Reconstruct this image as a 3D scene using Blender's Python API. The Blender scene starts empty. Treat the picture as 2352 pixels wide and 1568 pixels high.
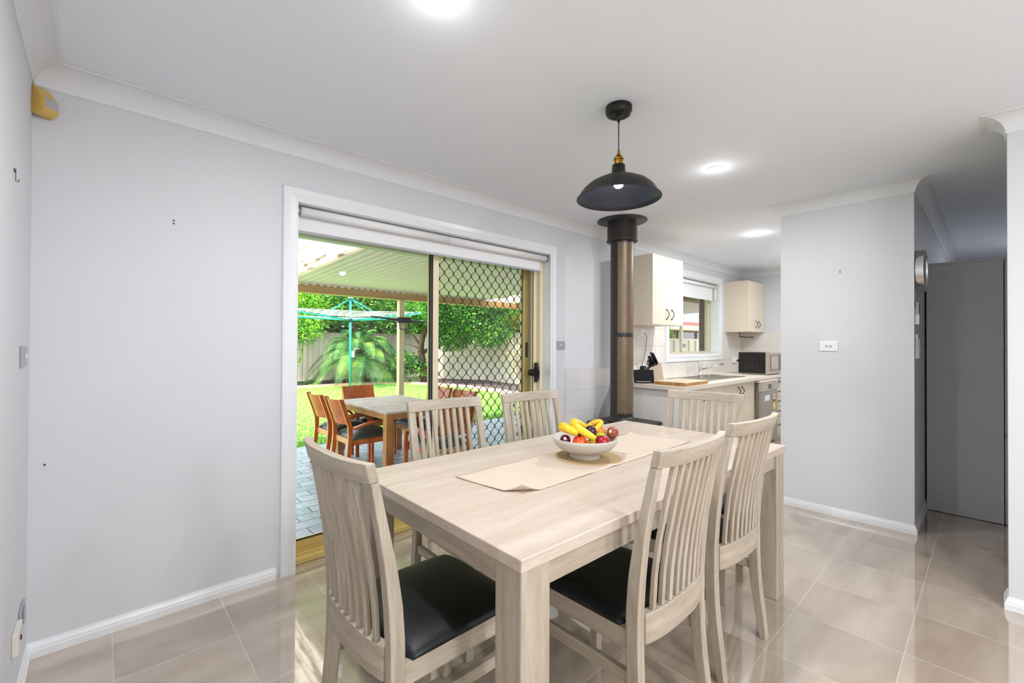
import bpy, math, random
from mathutils import Matrix, Vector
PI = math.pi
sc = bpy.context.scene
COL = sc.collection

# ------------------------------------------------------------------ helpers
def lin(r, g, b):
    def f(v):
        v /= 255.0
        return v / 12.92 if v <= 0.04045 else ((v + 0.055) / 1.055) ** 2.4
    return (f(r), f(g), f(b), 1.0)

class MB:
    """collects geometry for ONE mesh object"""
    def __init__(s): s.v = []; s.f = []; s.sm = []
    def add(s, vs, fs, smooth=False, M=None):
        n = len(s.v)
        for p in vs:
            p = Vector(p)
            if M is not None: p = M @ p
            s.v.append(tuple(p))
        for f in fs:
            s.f.append(tuple(n + i for i in f)); s.sm.append(smooth)
        return s
    def box(s, a, b, M=None):
        x0, y0, z0 = [min(a[i], b[i]) for i in range(3)]; x1, y1, z1 = [max(a[i], b[i]) for i in range(3)]
        vs = [(x0,y0,z0),(x1,y0,z0),(x1,y1,z0),(x0,y1,z0),(x0,y0,z1),(x1,y0,z1),(x1,y1,z1),(x0,y1,z1)]
        fs = [(0,3,2,1),(4,5,6,7),(0,1,5,4),(1,2,6,5),(2,3,7,6),(3,0,4,7)]
        return s.add(vs, fs, False, M)
    def loft(s, rings, closed=True, cap=True, smooth=False, M=None):
        n = len(rings[0]); vs = [p for r in rings for p in r]; fs = []
        for i in range(len(rings) - 1):
            for j in range(n if closed else n - 1):
                k = (j + 1) % n
                fs.append((i*n+j, i*n+k, (i+1)*n+k, (i+1)*n+j))
        s.add(vs, fs, smooth, M)
        if cap and closed:
            m = len(s.v) - len(vs)
            s.f.append(tuple(m + j for j in reversed(range(n)))); s.sm.append(False)
            s.f.append(tuple(m + (len(rings)-1)*n + j for j in range(n))); s.sm.append(False)
        return s
    def tube(s, pts, r, seg=8, smooth=True, cap=True, M=None):
        pts = [Vector(p) for p in pts]; rings = []
        rr = r if isinstance(r, (list, tuple)) else [r] * len(pts)
        up = None
        for i, p in enumerate(pts):
            d = (pts[min(i+1, len(pts)-1)] - pts[max(i-1, 0)]).normalized()
            if up is None:
                up = Vector((0,0,1)) if abs(d.z) < 0.9 else Vector((1,0,0))
            a = d.cross(up)
            if a.length < 1e-6: a = d.orthogonal()
            a.normalize(); b = a.cross(d).normalized(); up = b
            rings.append([p + (a*math.cos(2*PI*k/seg) + b*math.sin(2*PI*k/seg)) * rr[i] for k in range(seg)])
        return s.loft(rings, True, cap, smooth, M)
    def lathe(s, prof, seg=32, c=(0,0,0), smooth=True, M=None):
        vs = []; fs = []; n = len(prof)
        for k in range(seg):
            a = 2*PI*k/seg
            for (r, z) in prof: vs.append((c[0]+r*math.cos(a), c[1]+r*math.sin(a), c[2]+z))
        for k in range(seg):
            k2 = (k+1) % seg
            for i in range(n-1): fs.append((k*n+i, k2*n+i, k2*n+i+1, k*n+i+1))
        return s.add(vs, fs, smooth, M)
    def build(s, name, m, parent=None, bevel=0.0, seg=2, world=False):
        me = bpy.data.meshes.new(name)
        vs = s.v
        if world and parent is not None:
            iv = (Matrix.Translation(parent.location) @ parent.rotation_euler.to_matrix().to_4x4()).inverted()
            p = parent.parent
            vs = [tuple(iv @ Vector(v)) for v in vs]
        me.from_pydata(vs, [], s.f); me.update()
        me.polygons.foreach_set('use_smooth', s.sm)
        o = bpy.data.objects.new(name, me); COL.objects.link(o)
        if m is not None: me.materials.append(m)
        if parent is not None: o.parent = parent
        if bevel:
            md = o.modifiers.new('bevel', 'BEVEL'); md.width = bevel; md.segments = seg
            md.limit_method = 'ANGLE'; md.angle_limit = math.radians(40)
        return o

def tag(o, label=None, cat=None, group=None, kind=None):
    if label: o['label'] = label
    if cat: o['category'] = cat
    if group: o['group'] = group
    if kind: o['kind'] = kind
    return o
def thing(name, label, cat, loc=(0,0,0), rz=0.0, group=None):
    o = bpy.data.objects.new(name, None); COL.objects.link(o)
    o.location = loc; o.rotation_euler = (0,0,rz); o.empty_display_size = .1
    return tag(o, label, cat, group)
def struct(name, mb, m, bevel=0.0, label=None, cat=None):
    o = mb.build(name, m, None, bevel); return tag(o, label, cat, None, 'structure')
def copy_thing(root, loc, rz, label, group=None):
    def cp(o, parent):
        c = o.copy(); COL.objects.link(c); c.parent = parent
        for ch in [q for q in bpy.data.objects if q.parent == o and q != c]: cp(ch, c)
        return c
    r = cp(root, None); r.location = loc; r.rotation_euler = (0,0,rz); r['label'] = label
    if group: r['group'] = group
    return r

# ------------------------------------------------------------------ materials
def newmat(name):
    m = bpy.data.materials.new(name); m.use_nodes = True
    nt = m.node_tree; b = nt.nodes['Principled BSDF']; return m, nt, b
def N(nt, t, **kw):
    n = nt.nodes.new(t)
    for k, v in kw.items():
        if k in n.inputs.keys() if isinstance(k, str) else False: n.inputs[k].default_value = v
        else: setattr(n, k, v)
    return n
def plain(name, col, rough=.5, metal=0.0, var=0.04, scale=12.0, bump=0.0, bscale=200.0, coat=0.0, spec=None, trans=0.0):
    m, nt, b = newmat(name); L = nt.links.new
    tc = N(nt, 'ShaderNodeTexCoord')
    no = N(nt, 'ShaderNodeTexNoise'); no.inputs['Scale'].default_value = scale; no.inputs['Detail'].default_value = 4
    L(tc.outputs['Object'], no.inputs['Vector'])
    mx = N(nt, 'ShaderNodeMix', data_type='RGBA')
    a = tuple(max(0, c*(1-var)) for c in col[:3]) + (1,); c2 = tuple(min(1, c*(1+var)) for c in col[:3]) + (1,)
    mx.inputs[6].default_value = a; mx.inputs[7].default_value = c2
    L(no.outputs['Fac'], mx.inputs[0]); L(mx.outputs[2], b.inputs['Base Color'])
    b.inputs['Roughness'].default_value = rough; b.inputs['Metallic'].default_value = metal
    b.inputs['Coat Weight'].default_value = coat
    if spec is not None: b.inputs['Specular IOR Level'].default_value = spec
    if bump:
        n2 = N(nt, 'ShaderNodeTexNoise'); n2.inputs['Scale'].default_value = bscale
        L(tc.outputs['Object'], n2.inputs['Vector'])
        bp = N(nt, 'ShaderNodeBump'); bp.inputs['Strength'].default_value = bump; bp.inputs['Distance'].default_value = .002
        L(n2.outputs['Fac'], bp.inputs['Height']); L(bp.outputs['Normal'], b.inputs['Normal'])
    return m
def wood(name, axis, c1, c2, dark, rough=.5, scale=1.0, pore=.5):
    m, nt, b = newmat(name); L = nt.links.new
    tc = N(nt, 'ShaderNodeTexCoord'); mp = N(nt, 'ShaderNodeMapping')
    s = [14*scale, 14*scale, 14*scale]; s[axis] = 1.1*scale; mp.inputs['Scale'].default_value = s
    L(tc.outputs['Object'], mp.inputs['Vector'])
    n1 = N(nt, 'ShaderNodeTexNoise'); n1.inputs['Scale'].default_value = 1.2; n1.inputs['Detail'].default_value = 6; n1.inputs['Distortion'].default_value = .6
    L(mp.outputs['Vector'], n1.inputs['Vector'])
    r1 = N(nt, 'ShaderNodeValToRGB'); r1.color_ramp.elements[0].position = .35; r1.color_ramp.elements[1].position = .65
    r1.color_ramp.elements[0].color = c1; r1.color_ramp.elements[1].color = c2
    L(n1.outputs['Fac'], r1.inputs['Fac'])
    mp2 = N(nt, 'ShaderNodeMapping'); s2 = [260*scale]*3; s2[axis] = 10*scale; mp2.inputs['Scale'].default_value = s2
    L(tc.outputs['Object'], mp2.inputs['Vector'])
    n2 = N(nt, 'ShaderNodeTexNoise'); n2.inputs['Scale'].default_value = 1.0; n2.inputs['Detail'].default_value = 3
    L(mp2.outputs['Vector'], n2.inputs['Vector'])
    r2 = N(nt, 'ShaderNodeValToRGB'); r2.color_ramp.elements[0].position = .36; r2.color_ramp.elements[1].position = .52
    r2.color_ramp.elements[0].color = (pore,pore,pore,1); r2.color_ramp.elements[1].color = (0,0,0,1)
    L(n2.outputs['Fac'], r2.inputs['Fac'])
    mx = N(nt, 'ShaderNodeMix', data_type='RGBA'); mx.inputs[7].default_value = dark
    L(r2.outputs['Color'], mx.inputs[0]); L(r1.outputs['Color'], mx.inputs[6]); L(mx.outputs[2], b.inputs['Base Color'])
    b.inputs['Roughness'].default_value = rough
    bp = N(nt, 'ShaderNodeBump'); bp.inputs['Strength'].default_value = .10; bp.inputs['Distance'].default_value = .001
    L(n2.outputs['Fac'], bp.inputs['Height']); L(bp.outputs['Normal'], b.inputs['Normal'])
    return m
def grid_mat(name, u, v, pu, pv, ou, ov, grout, gw, ca, cb, rough, coat=0.0, stretch=None, nscale=3.0, bumpg=.3, nstren=1.0):
    """tile material: u, v axes (0..2), pitch and offset, in world metres (object origin at the world origin)"""
    m, nt, b = newmat(name); L = nt.links.new
    tc = N(nt, 'ShaderNodeTexCoord'); sp = N(nt, 'ShaderNodeSeparateXYZ'); L(tc.outputs['Object'], sp.inputs[0])
    def line(ax, p, o, w):
        a = N(nt, 'ShaderNodeMath', operation='SUBTRACT'); a.inputs[1].default_value = o; L(sp.outputs[ax], a.inputs[0])
        d = N(nt, 'ShaderNodeMath', operation='DIVIDE'); d.inputs[1].default_value = p; L(a.outputs[0], d.inputs[0])
        ad = N(nt, 'ShaderNodeMath', operation='ADD'); ad.inputs[1].default_value = .5; L(d.outputs[0], ad.inputs[0])
        fr = N(nt, 'ShaderNodeMath', operation='FRACT'); L(ad.outputs[0], fr.inputs[0])
        s2 = N(nt, 'ShaderNodeMath', operation='SUBTRACT'); s2.inputs[1].default_value = .5; L(fr.outputs[0], s2.inputs[0])
        ab = N(nt, 'ShaderNodeMath', operation='ABSOLUTE'); L(s2.outputs[0], ab.inputs[0])
        lt = N(nt, 'ShaderNodeMath', operation='LESS_THAN'); lt.inputs[1].default_value = w/p/2; L(ab.outputs[0], lt.inputs[0])
        fl = N(nt, 'ShaderNodeMath', operation='FLOOR'); L(d.outputs[0], fl.inputs[0])
        return lt, fl
    l1, f1 = line(u, pu, ou, gw); l2, f2 = line(v, pv, ov, gw)
    mx = N(nt, 'ShaderNodeMath', operation='MAXIMUM'); L(l1.outputs[0], mx.inputs[0]); L(l2.outputs[0], mx.inputs[1])
    cmb = N(nt, 'ShaderNodeCombineXYZ'); L(f1.outputs[0], cmb.inputs[0]); L(f2.outputs[0], cmb.inputs[1])
    wn = N(nt, 'ShaderNodeTexWhiteNoise', noise_dimensions='3D'); L(cmb.outputs[0], wn.inputs['Vector'])
    mp = N(nt, 'ShaderNodeMapping'); mp.inputs['Scale'].default_value = stretch or (1,1,1); L(tc.outputs['Object'], mp.inputs['Vector'])
    va = N(nt, 'ShaderNodeVectorMath', operation='MULTIPLY_ADD'); va.inputs[1].default_value = (7,7,7)
    L(wn.outputs['Color'], va.inputs[0]); L(mp.outputs['Vector'], va.inputs[2])
    no = N(nt, 'ShaderNodeTexNoise'); no.inputs['Scale'].default_value = nscale; no.inputs['Detail'].default_value = 7; no.inputs['Distortion'].default_value = .5
    L(va.outputs[0], no.inputs['Vector'])
    rp = N(nt, 'ShaderNodeValToRGB'); rp.color_ramp.elements[0].position = .33; rp.color_ramp.elements[1].position = .68
    rp.color_ramp.elements[0].color = ca; rp.color_ramp.elements[1].color = cb; L(no.outputs['Fac'], rp.inputs['Fac'])
    mc = N(nt, 'ShaderNodeMix', data_type='RGBA'); L(mx.outputs[0], mc.inputs[0]); L(rp.outputs['Color'], mc.inputs[6]); mc.inputs[7].default_value = grout
    L(mc.outputs[2], b.inputs['Base Color'])
    mr = N(nt, 'ShaderNodeMapRange'); mr.inputs['To Min'].default_value = rough; mr.inputs['To Max'].default_value = .75
    L(mx.outputs[0], mr.inputs['Value']); L(mr.outputs[0], b.inputs['Roughness'])
    b.inputs['Coat Weight'].default_value = coat; b.inputs['Coat Roughness'].default_value = .02; b.inputs['Coat IOR'].default_value = 2.1
    iv = N(nt, 'ShaderNodeMath', operation='SUBTRACT'); iv.inputs[0].default_value = 1; L(mx.outputs[0], iv.inputs[1])
    bp = N(nt, 'ShaderNodeBump'); bp.inputs['Strength'].default_value = bumpg; bp.inputs['Distance'].default_value = .001
    L(iv.outputs[0], bp.inputs['Height']); L(bp.outputs['Normal'], b.inputs['Normal'])
    return m
def brick_mat(name, c1, c2, mort, w, h, ms, offset=.5, rough=.8, map_rot=(0,0,0), bump=.5, noise=1.0):
    m, nt, b = newmat(name); L = nt.links.new
    tc = N(nt, 'ShaderNodeTexCoord'); mp = N(nt, 'ShaderNodeMapping'); mp.inputs['Rotation'].default_value = map_rot
    L(tc.outputs['Object'], mp.inputs['Vector'])
    nd = N(nt, 'ShaderNodeTexNoise'); nd.inputs['Scale'].default_value = 9; L(tc.outputs['Object'], nd.inputs['Vector'])
    va = N(nt, 'ShaderNodeVectorMath', operation='MULTIPLY_ADD'); va.inputs[1].default_value = (.02*noise,)*3
    L(nd.outputs['Color'], va.inputs[0]); L(mp.outputs['Vector'], va.inputs[2])
    br = N(nt, 'ShaderNodeTexBrick'); br.offset = offset
    br.inputs['Scale'].default_value = 1; br.inputs['Brick Width'].default_value = w; br.inputs['Row Height'].default_value = h
    br.inputs['Mortar Size'].default_value = ms; br.inputs['Color1'].default_value = c1; br.inputs['Color2'].default_value = c2
    br.inputs['Mortar'].default_value = mort; br.inputs['Bias'].default_value = 0
    L(va.outputs[0], br.inputs['Vector'])
    no = N(nt, 'ShaderNodeTexNoise'); no.inputs['Scale'].default_value = 25; no.inputs['Detail'].default_value = 6; L(tc.outputs['Object'], no.inputs['Vector'])
    mr = N(nt, 'ShaderNodeMapRange'); mr.inputs['From Min'].default_value = .3; mr.inputs['From Max'].default_value = .7
    mr.inputs['To Min'].default_value = .72; mr.inputs['To Max'].default_value = 1.25; L(no.outputs['Fac'], mr.inputs['Value'])
    mu = N(nt, 'ShaderNodeVectorMath', operation='SCALE'); L(br.outputs['Color'], mu.inputs[0]); L(mr.outputs[0], mu.inputs['Scale'])
    L(mu.outputs[0], b.inputs['Base Color']); b.inputs['Roughness'].default_value = rough
    iv = N(nt, 'ShaderNodeMath', operation='SUBTRACT'); iv.inputs[0].default_value = 1; L(br.outputs['Fac'], iv.inputs[1])
    bp = N(nt, 'ShaderNodeBump'); bp.inputs['Strength'].default_value = bump; bp.inputs['Distance'].default_value = .01
    L(iv.outputs[0], bp.inputs['Height']); L(bp.outputs['Normal'], b.inputs['Normal'])
    return m
def two_tone(name, c1, c2, scale, p0=.4, p1=.6, rough=.6, stretch=(1,1,1), bump=0, coat=0, detail=5, spec=None):
    m, nt, b = newmat(name); L = nt.links.new
    tc = N(nt, 'ShaderNodeTexCoord'); mp = N(nt, 'ShaderNodeMapping'); mp.inputs['Scale'].default_value = stretch
    L(tc.outputs['Object'], mp.inputs['Vector'])
    no = N(nt, 'ShaderNodeTexNoise'); no.inputs['Scale'].default_value = scale; no.inputs['Detail'].default_value = detail
    L(mp.outputs['Vector'], no.inputs['Vector'])
    rp = N(nt, 'ShaderNodeValToRGB'); rp.color_ramp.elements[0].position = p0; rp.color_ramp.elements[1].position = p1
    rp.color_ramp.elements[0].color = c1; rp.color_ramp.elements[1].color = c2
    L(no.outputs['Fac'], rp.inputs['Fac']); L(rp.outputs['Color'], b.inputs['Base Color'])
    b.inputs['Roughness'].default_value = rough; b.inputs['Coat Weight'].default_value = coat
    if spec is not None: b.inputs['Specular IOR Level'].default_value = spec
    if bump:
        bp = N(nt, 'ShaderNodeBump'); bp.inputs['Strength'].default_value = bump; bp.inputs['Distance'].default_value = .01
        L(no.outputs['Fac'], bp.inputs['Height']); L(bp.outputs['Normal'], b.inputs['Normal'])
    return m
def leaf_mat(name, c1, c2, c3, trans=.45, scale=3.0):
    m, nt, b = newmat(name); L = nt.links.new
    tc = N(nt, 'ShaderNodeTexCoord')
    no = N(nt, 'ShaderNodeTexNoise'); no.inputs['Scale'].default_value = scale; no.inputs['Detail'].default_value = 8; no.inputs['Roughness'].default_value = .75
    L(tc.outputs['Object'], no.inputs['Vector'])
    rp = N(nt, 'ShaderNodeValToRGB'); e = rp.color_ramp.elements
    e[0].position = .36; e[0].color = c1; e[1].position = .64; e[1].color = c3
    k = e.new(.5); k.color = c2
    L(no.outputs['Fac'], rp.inputs['Fac']); L(rp.outputs['Color'], b.inputs['Base Color'])
    b.inputs['Roughness'].default_value = .45
    tr = N(nt, 'ShaderNodeBsdfTranslucent'); L(rp.outputs['Color'], tr.inputs['Color'])
    ms = N(nt, 'ShaderNodeMixShader'); ms.inputs[0].default_value = trans
    L(b.outputs[0], ms.inputs[1]); L(tr.outputs[0], ms.inputs[2])
    L(ms.outputs[0], nt.nodes['Material Output'].inputs['Surface'])
    return m
def emis(name, col, s):
    m, nt, b = newmat(name)
    b.inputs['Base Color'].default_value = (.9,.9,.9,1); b.inputs['Emission Color'].default_value = col; b.inputs['Emission Strength'].default_value = s
    return m
def glass_mat(name):
    m = bpy.data.materials.new(name); m.use_nodes = True; nt = m.node_tree; nt.nodes.clear(); L = nt.links.new
    out = N(nt, 'ShaderNodeOutputMaterial'); t = N(nt, 'ShaderNodeBsdfTransparent'); t.inputs[0].default_value = (.96,.98,.97,1)
    g = N(nt, 'ShaderNodeBsdfGlossy'); g.inputs['Roughness'].default_value = .01; fr = N(nt, 'ShaderNodeFresnel'); fr.inputs[0].default_value = 1.45
    sc_ = N(nt, 'ShaderNodeMath', operation='MULTIPLY'); ge = N(nt, 'ShaderNodeNewGeometry'); fb_ = N(nt, 'ShaderNodeMath', operation='SUBTRACT'); fb_.inputs[0].default_value = 1; L(ge.outputs['Backfacing'], fb_.inputs[1]); L(fb_.outputs[0], sc_.inputs[1]); L(fr.outputs[0], sc_.inputs[0])
    mx = N(nt, 'ShaderNodeMixShader'); L(sc_.outputs[0], mx.inputs[0]); L(t.outputs[0], mx.inputs[1]); L(g.outputs[0], mx.inputs[2])
    L(mx.outputs[0], out.inputs[0]); return m

WALL = plain('wall_paint', (.63,.64,.66,1), .55, var=.02, scale=2.5, bump=.05, bscale=350)
CEIL = plain('ceiling_paint', (.81,.845,.90,1), .8, var=.01, scale=2)
TRIM = plain('gloss_white_trim', (.76,.77,.785,1), .3, var=.02, scale=30)
CORN = plain('cornice_plaster', (.73,.745,.765,1), .6, var=.01)
FLOOR = grid_mat('floor_tile', 0, 1, .4, .4, .056, .245, lin(198,186,170), .003, lin(158,140,122), lin(188,172,155), .08, coat=1.0, stretch=(1.0,3.2,1), nscale=1.6)
WT = grid_mat('white_wall_tile', 0, 2, .2, .2, 3.112, .055, lin(176,170,162), .004, lin(214,209,203), lin(220,215,209), .12, nscale=1)
WT2 = grid_mat('white_wall_tile_end', 1, 2, .2, .2, 2.638, .055, lin(196,190,182), .003, lin(214,209,203), lin(220,215,209), .12, nscale=1)
WT3 = grid_mat('white_dado_tile', 0, 2, .2, .2, 3.112, .042, lin(176,174,172), .004, lin(206,204,203), lin(212,210,209), .15, nscale=1)
wc1, wc2, wd = lin(164,151,133), lin(188,176,159), lin(122,108,90)
WX = wood('whitewashed_wood_lengthwise', 0, wc1, wc2, wd, .5, 1.7, .28)
WZ = wood('whitewashed_wood_upright', 2, wc1, wc2, wd, .5, 1.7, .28)
WY = wood('whitewashed_wood_crosswise', 1, wc1, wc2, wd, .5, 1.7, .28)
WTOP = wood('whitewashed_table_top', 0, lin(194,177,161), lin(208,193,179), lin(170,151,134), .30, 1.2, .35)
LEATHER = plain('black_leather', (.004,.006,.005,1), .42, var=.2, bump=.3, bscale=420, spec=.42)
CREAM = plain('cream_aluminium', lin(226,212,180), .35, var=.02)
GOLD = plain('tarnished_cream_aluminium', lin(206,180,110), .35, var=.06, scale=8)
BLACKRUB = plain('black_rubber', (.01,.01,.01,1), .6)
BLKMETAL = plain('black_satin_metal', (.009,.0085,.007,1), .42, var=.1, spec=.35)
DKMETAL = plain('flue_black_enamel', (.018,.015,.012,1), .42, var=.2, scale=30)
GLASS = glass_mat('window_glass')
WHITEPL = plain('white_plastic', (.80,.80,.80,1), .3, var=.01)
GREYPL = plain('grey_plastic', lin(160,162,165), .35, var=.02)
CHROME = plain('chrome', (.75,.75,.76,1), .08, metal=1, var=.01)
STEEL = plain('brushed_steel', (.46,.42,.37,1), .32, metal=.85, var=.08, scale=60)
CABC = plain('cream_laminate', lin(222,208,188), .35, var=.015)
GREYLAM = plain('grey_laminate', lin(196,197,200), .55, var=.03, scale=1.5, bump=.1, bscale=500)
BLIND = plain('white_blind_fabric', (.78,.78,.79,1), .8, var=.02, scale=60)
WORK = plain('speckled_worktop', lin(218,206,190), .35, var=.08, scale=300)
BRASS = plain('aged_brass', lin(150,110,40), .35, metal=.9, var=.2, scale=60)
ORANGE = two_tone('orange_stained_timber', lin(164,74,18), lin(202,102,34), 3, .35, .65, .35, stretch=(3,3,3), detail=6)
ORANGE_L = two_tone('pale_plywood_edge', lin(200,140,84), lin(218,164,108), 8, .35, .65, .4)
OTAB = two_tone('weathered_patio_timber', lin(156,100,50), lin(192,138,80), 6, .3, .7, .45)
OTOP = two_tone('sun_bleached_slats', lin(172,142,128), lin(204,182,170), 6, .3, .7, .4)
BLKVINYL = plain('black_vinyl', (.03,.035,.034,1), .35, var=.2, scale=20)
POSTC = plain('cream_steel_post', lin(216,196,158), .5, var=.03)
BEAMC = plain('tan_steel_beam', lin(196,160,104), .5, var=.04)
ROOFC = plain('white_corrugated_steel', lin(234,214,210), .5, var=.03)
FENCEC = plain('cream_fence_steel', lin(216,206,184), .6, var=.05, scale=2)
MULCH = two_tone('bark_mulch', lin(44,32,30), lin(104,86,84), 40, .35, .65, .95, bump=.8)
KERB = two_tone('terracotta_kerb', lin(190,138,112), lin(212,164,140), 20, .35, .65, .8)
GRASS = two_tone('lawn_grass', lin(92,138,50), lin(140,180,80), 9, .3, .7, .9, bump=.6, detail=12)
BLADES = two_tone('grass_blades', lin(84,150,40), lin(150,200,84), 5, .3, .7, .7, detail=10)
PAVER = brick_mat('stamped_slate_concrete', lin(148,156,168), lin(176,184,195), lin(50,54,60), .31, .155, .006, rough=.35, bump=.6)
BRICK = brick_mat('brown_brick', lin(96,52,34), lin(74,40,28), lin(120,96,76), .23, .086, .01, map_rot=(PI/2,0,0), noise=.3)
BRICK2 = brick_mat('brown_brick_side', lin(96,52,34), lin(74,40,28), lin(92,66,50), .23, .086, .01, map_rot=(PI/2,PI/2,0), noise=.3)
BARK = two_tone('tree_bark', lin(52,40,32), lin(98,78,62), 12, .35, .65, .9, stretch=(1,1,.3), bump=.8)
TEAL = plain('teal_painted_steel', lin(20,150,140), .4, var=.04)
LINEW = plain('white_washing_line', lin(225,228,225), .5, var=.01)
SOFFIT = plain('pale_green_soffit', lin(204,206,186), .6, var=.02)

# ------------------------------------------------------------------ camera (metres; camera stands at the world origin)
cd = bpy.data.cameras.new('camera'); cam = bpy.data.objects.new('camera', cd); COL.objects.link(cam)
F, YAW, CY, ROLL, PIT, H = 1022.14548, .821280955, 780.950201, .00471546944, .00742290067, 1.27513472
fw = Vector((math.cos(YAW)*math.cos(PIT), math.sin(YAW)*math.cos(PIT), math.sin(PIT)))
r0 = Vector((math.sin(YAW), -math.cos(YAW), 0)); u0 = r0.cross(fw)
rr = r0*math.cos(ROLL) + u0*math.sin(ROLL); uu = u0*math.cos(ROLL) - r0*math.sin(ROLL)
M = Matrix.Identity(4)
for i in range(3): M[i][0] = rr[i]; M[i][1] = uu[i]; M[i][2] = -fw[i]
M[2][3] = H
cam.matrix_world = M
cd.sensor_width = 36; cd.lens = F/2352*36; cd.shift_y = (CY-784)/2352; cd.clip_start = .05; cd.clip_end = 300
sc.camera = cam

# ------------------------------------------------------------------ room shell
XL, YW, XK, XA, YS, YA2, XP, YP, HC = -.201, 2.638, 7.355, 4.048, .350, 1.155, 3.241, -.059, 2.4
YO = 2.93   # outer face of the garden wall
YB = -3.6   # wall behind the camera
DX0, DX1, DZ = .80, 2.915, 2.066            # sliding door opening
WX0, WX1, WZ0, WZ1 = 5.02, 6.49, 1.135, 2.14   # kitchen window opening
struct('floor', MB().box((XL-.15, YB-.15, -.15), (10.2, 2.70, 0)), FLOOR, label='glossy beige square floor tiles with pale grout', cat='floor')
struct('ceiling', MB().box((XL-.15, YB-.15, HC), (10.2, YO, HC+.15)), CEIL, label='flat white plasterboard ceiling', cat='ceiling')
w = MB()
w.box((XL-.15, YW, -.15), (DX0, YO, HC)); w.box((DX0, YW, DZ), (DX1, YO, HC)); w.box((DX1, YW, -.15), (WX0, YO, HC))
w.box((WX0, YW, -.15), (WX1, YO, WZ0)); w.box((WX0, YW, WZ1), (WX1, YO, HC)); w.box((WX1, YW, -.15), (10.2, YO, HC))
struct('wall_back', w, WALL, label='pale grey painted wall holding the sliding garden door', cat='wall')
struct('wall_left', MB().box((XL-.15, YB-.15, 0), (XL, YW, HC)), WALL, label='pale grey wall at the left edge of the room', cat='wall')
struct('wall_front', MB().box((XL, YB-.15, 0), (XP, YB, HC)), WALL)
struct('wall_right', MB().box((XP, YB-.15, 0), (XP+.11, YP, HC)), WALL, label='white wall end at the right edge beside the hallway', cat='wall')
struct('wall_kitchen_end', MB().box((XK, YS+.1, 0), (XK+.1, YW, HC)), WALL, label='pale wall closing the far end of the kitchen', cat='wall')
struct('wall_switch_stub', MB().box((XA, YS, 0), (XA+.1, YA2, HC)), WALL, label='short pale wall between kitchen opening and hallway carrying a white switch', cat='wall')
struct('wall_hall_left', MB().box((XA+.1, YS, 0), (10.1, YS+.1, HC)), WALL, label='grey shaded wall along the hallway with the round clock', cat='wall')
struct('wall_hall_right', MB().box((XP+.11, -1.5, 0), (10.1, -1.4, HC)), WALL)
struct('wall_hall_end', MB().box((10.1, -1.5, 0), (10.2, YS+.1, HC)), WALL)

# cornices: cove profile swept along a path; n = into-the-room normals handled by mitred offsets
def cove(name, path, closed=False, label=None):
    """path: list of (x,y) with the room on the LEFT of travel"""
    prof = [(0, .088), (.004, .088)]
    for k in range(9):
        a = PI/2*k/8
        prof.append((.006+.078*(1-math.cos(a)), .084-.078*math.sin(a)))
    prof += [(.088, .002), (.088, 0)]
    pts = [Vector((p[0], p[1])) for p in path]; n = len(pts); rings = []
    for i in range(n):
        d1 = (pts[i]-pts[i-1]).normalized() if (i > 0 or closed) else (pts[1]-pts[0]).normalized()
        d2 = (pts[(i+1) % n]-pts[i]).normalized() if (i < n-1 or closed) else d1
        n1 = Vector((-d1.y, d1.x)); n2 = Vector((-d2.y, d2.x)); nn = n1+n2; mt = nn/(nn.dot(n1))
        rings.append([(pts[i].x+mt.x*o, pts[i].y+mt.y*o, HC-dz-.0005) for (o, dz) in prof])
    if closed: rings.append(rings[0])
    mb = MB().loft(rings, False, False, False)
    # profile points run from wall to ceiling; add solid end caps
    for r in ((rings[0], rings[-1]) if not closed else ()):
        k = len(mb.v); mb.v += [tuple(q) for q in r]; mb.v.append((0,0,0))
        c = Vector(r[0]).copy(); c.z = r[-1][2]; mb.v[-1] = tuple(c)
        mb.f.append(tuple(range(k, k+len(r)+1))); mb.sm.append(False)
    o = mb.build(name, CORN); return tag(o, label, 'cornice', None, 'structure')
cove('trim_1', [(XL, YB), (XL, YW), (XK, YW), (XK, YS+.1), (XA+.1, YS+.1), (XA+.1, YA2), (XA, YA2), (XA, YS), (10.1, YS)][::-1], label='curved white cornice round the room, kitchen and hallway')
cove('trim_2', [(XL, YB), (XP, YB), (XP, YP), (XP+.11, YP), (XP+.11, -1.4), (10.1, -1.4)], label='curved white cornice capping the wall end at the right')

def skirt(name, path, label=None):
    prof = [(0, .060), (.004, .060), (.006, .052), (.011, .040), (.012, .030), (.015, .028), (.015, 0), (0, 0)]
    pts = [Vector(p) for p in path]; n = len(pts); rings = []
    for i in range(n):
        d1 = (pts[i]-pts[i-1]).normalized() if i > 0 else (pts[1]-pts[0]).normalized()
        d2 = (pts[i+1]-pts[i]).normalized() if i < n-1 else d1
        n1 = Vector((-d1.y, d1.x)); n2 = Vector((-d2.y, d2.x)); nn = n1+n2; mt = nn/(nn.dot(n1))
        rings.append([(pts[i].x+mt.x*o, pts[i].y+mt.y*o, z) for (o, z) in prof])
    o = MB().loft(rings, True, True).build(name, TRIM); return tag(o, label, 'baseboard', None, 'structure')
skirt('baseboard_left', [(DX0-.085, YW), (XL, YW), (XL, YB)], 'moulded white baseboard under the left walls, paint worn')
skirt('baseboard_stub', [(10.1, YS), (XA, YS), (XA, YA2), (XA+.1, YA2), (XA+.1, YS+.1)], 'moulded white baseboard round the short switch wall')
skirt('baseboard_right', [(XP, YB), (XP, YP), (XP+.11, YP), (XP+.11, -1.4)], 'moulded white baseboard round the wall end at the right')

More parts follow.
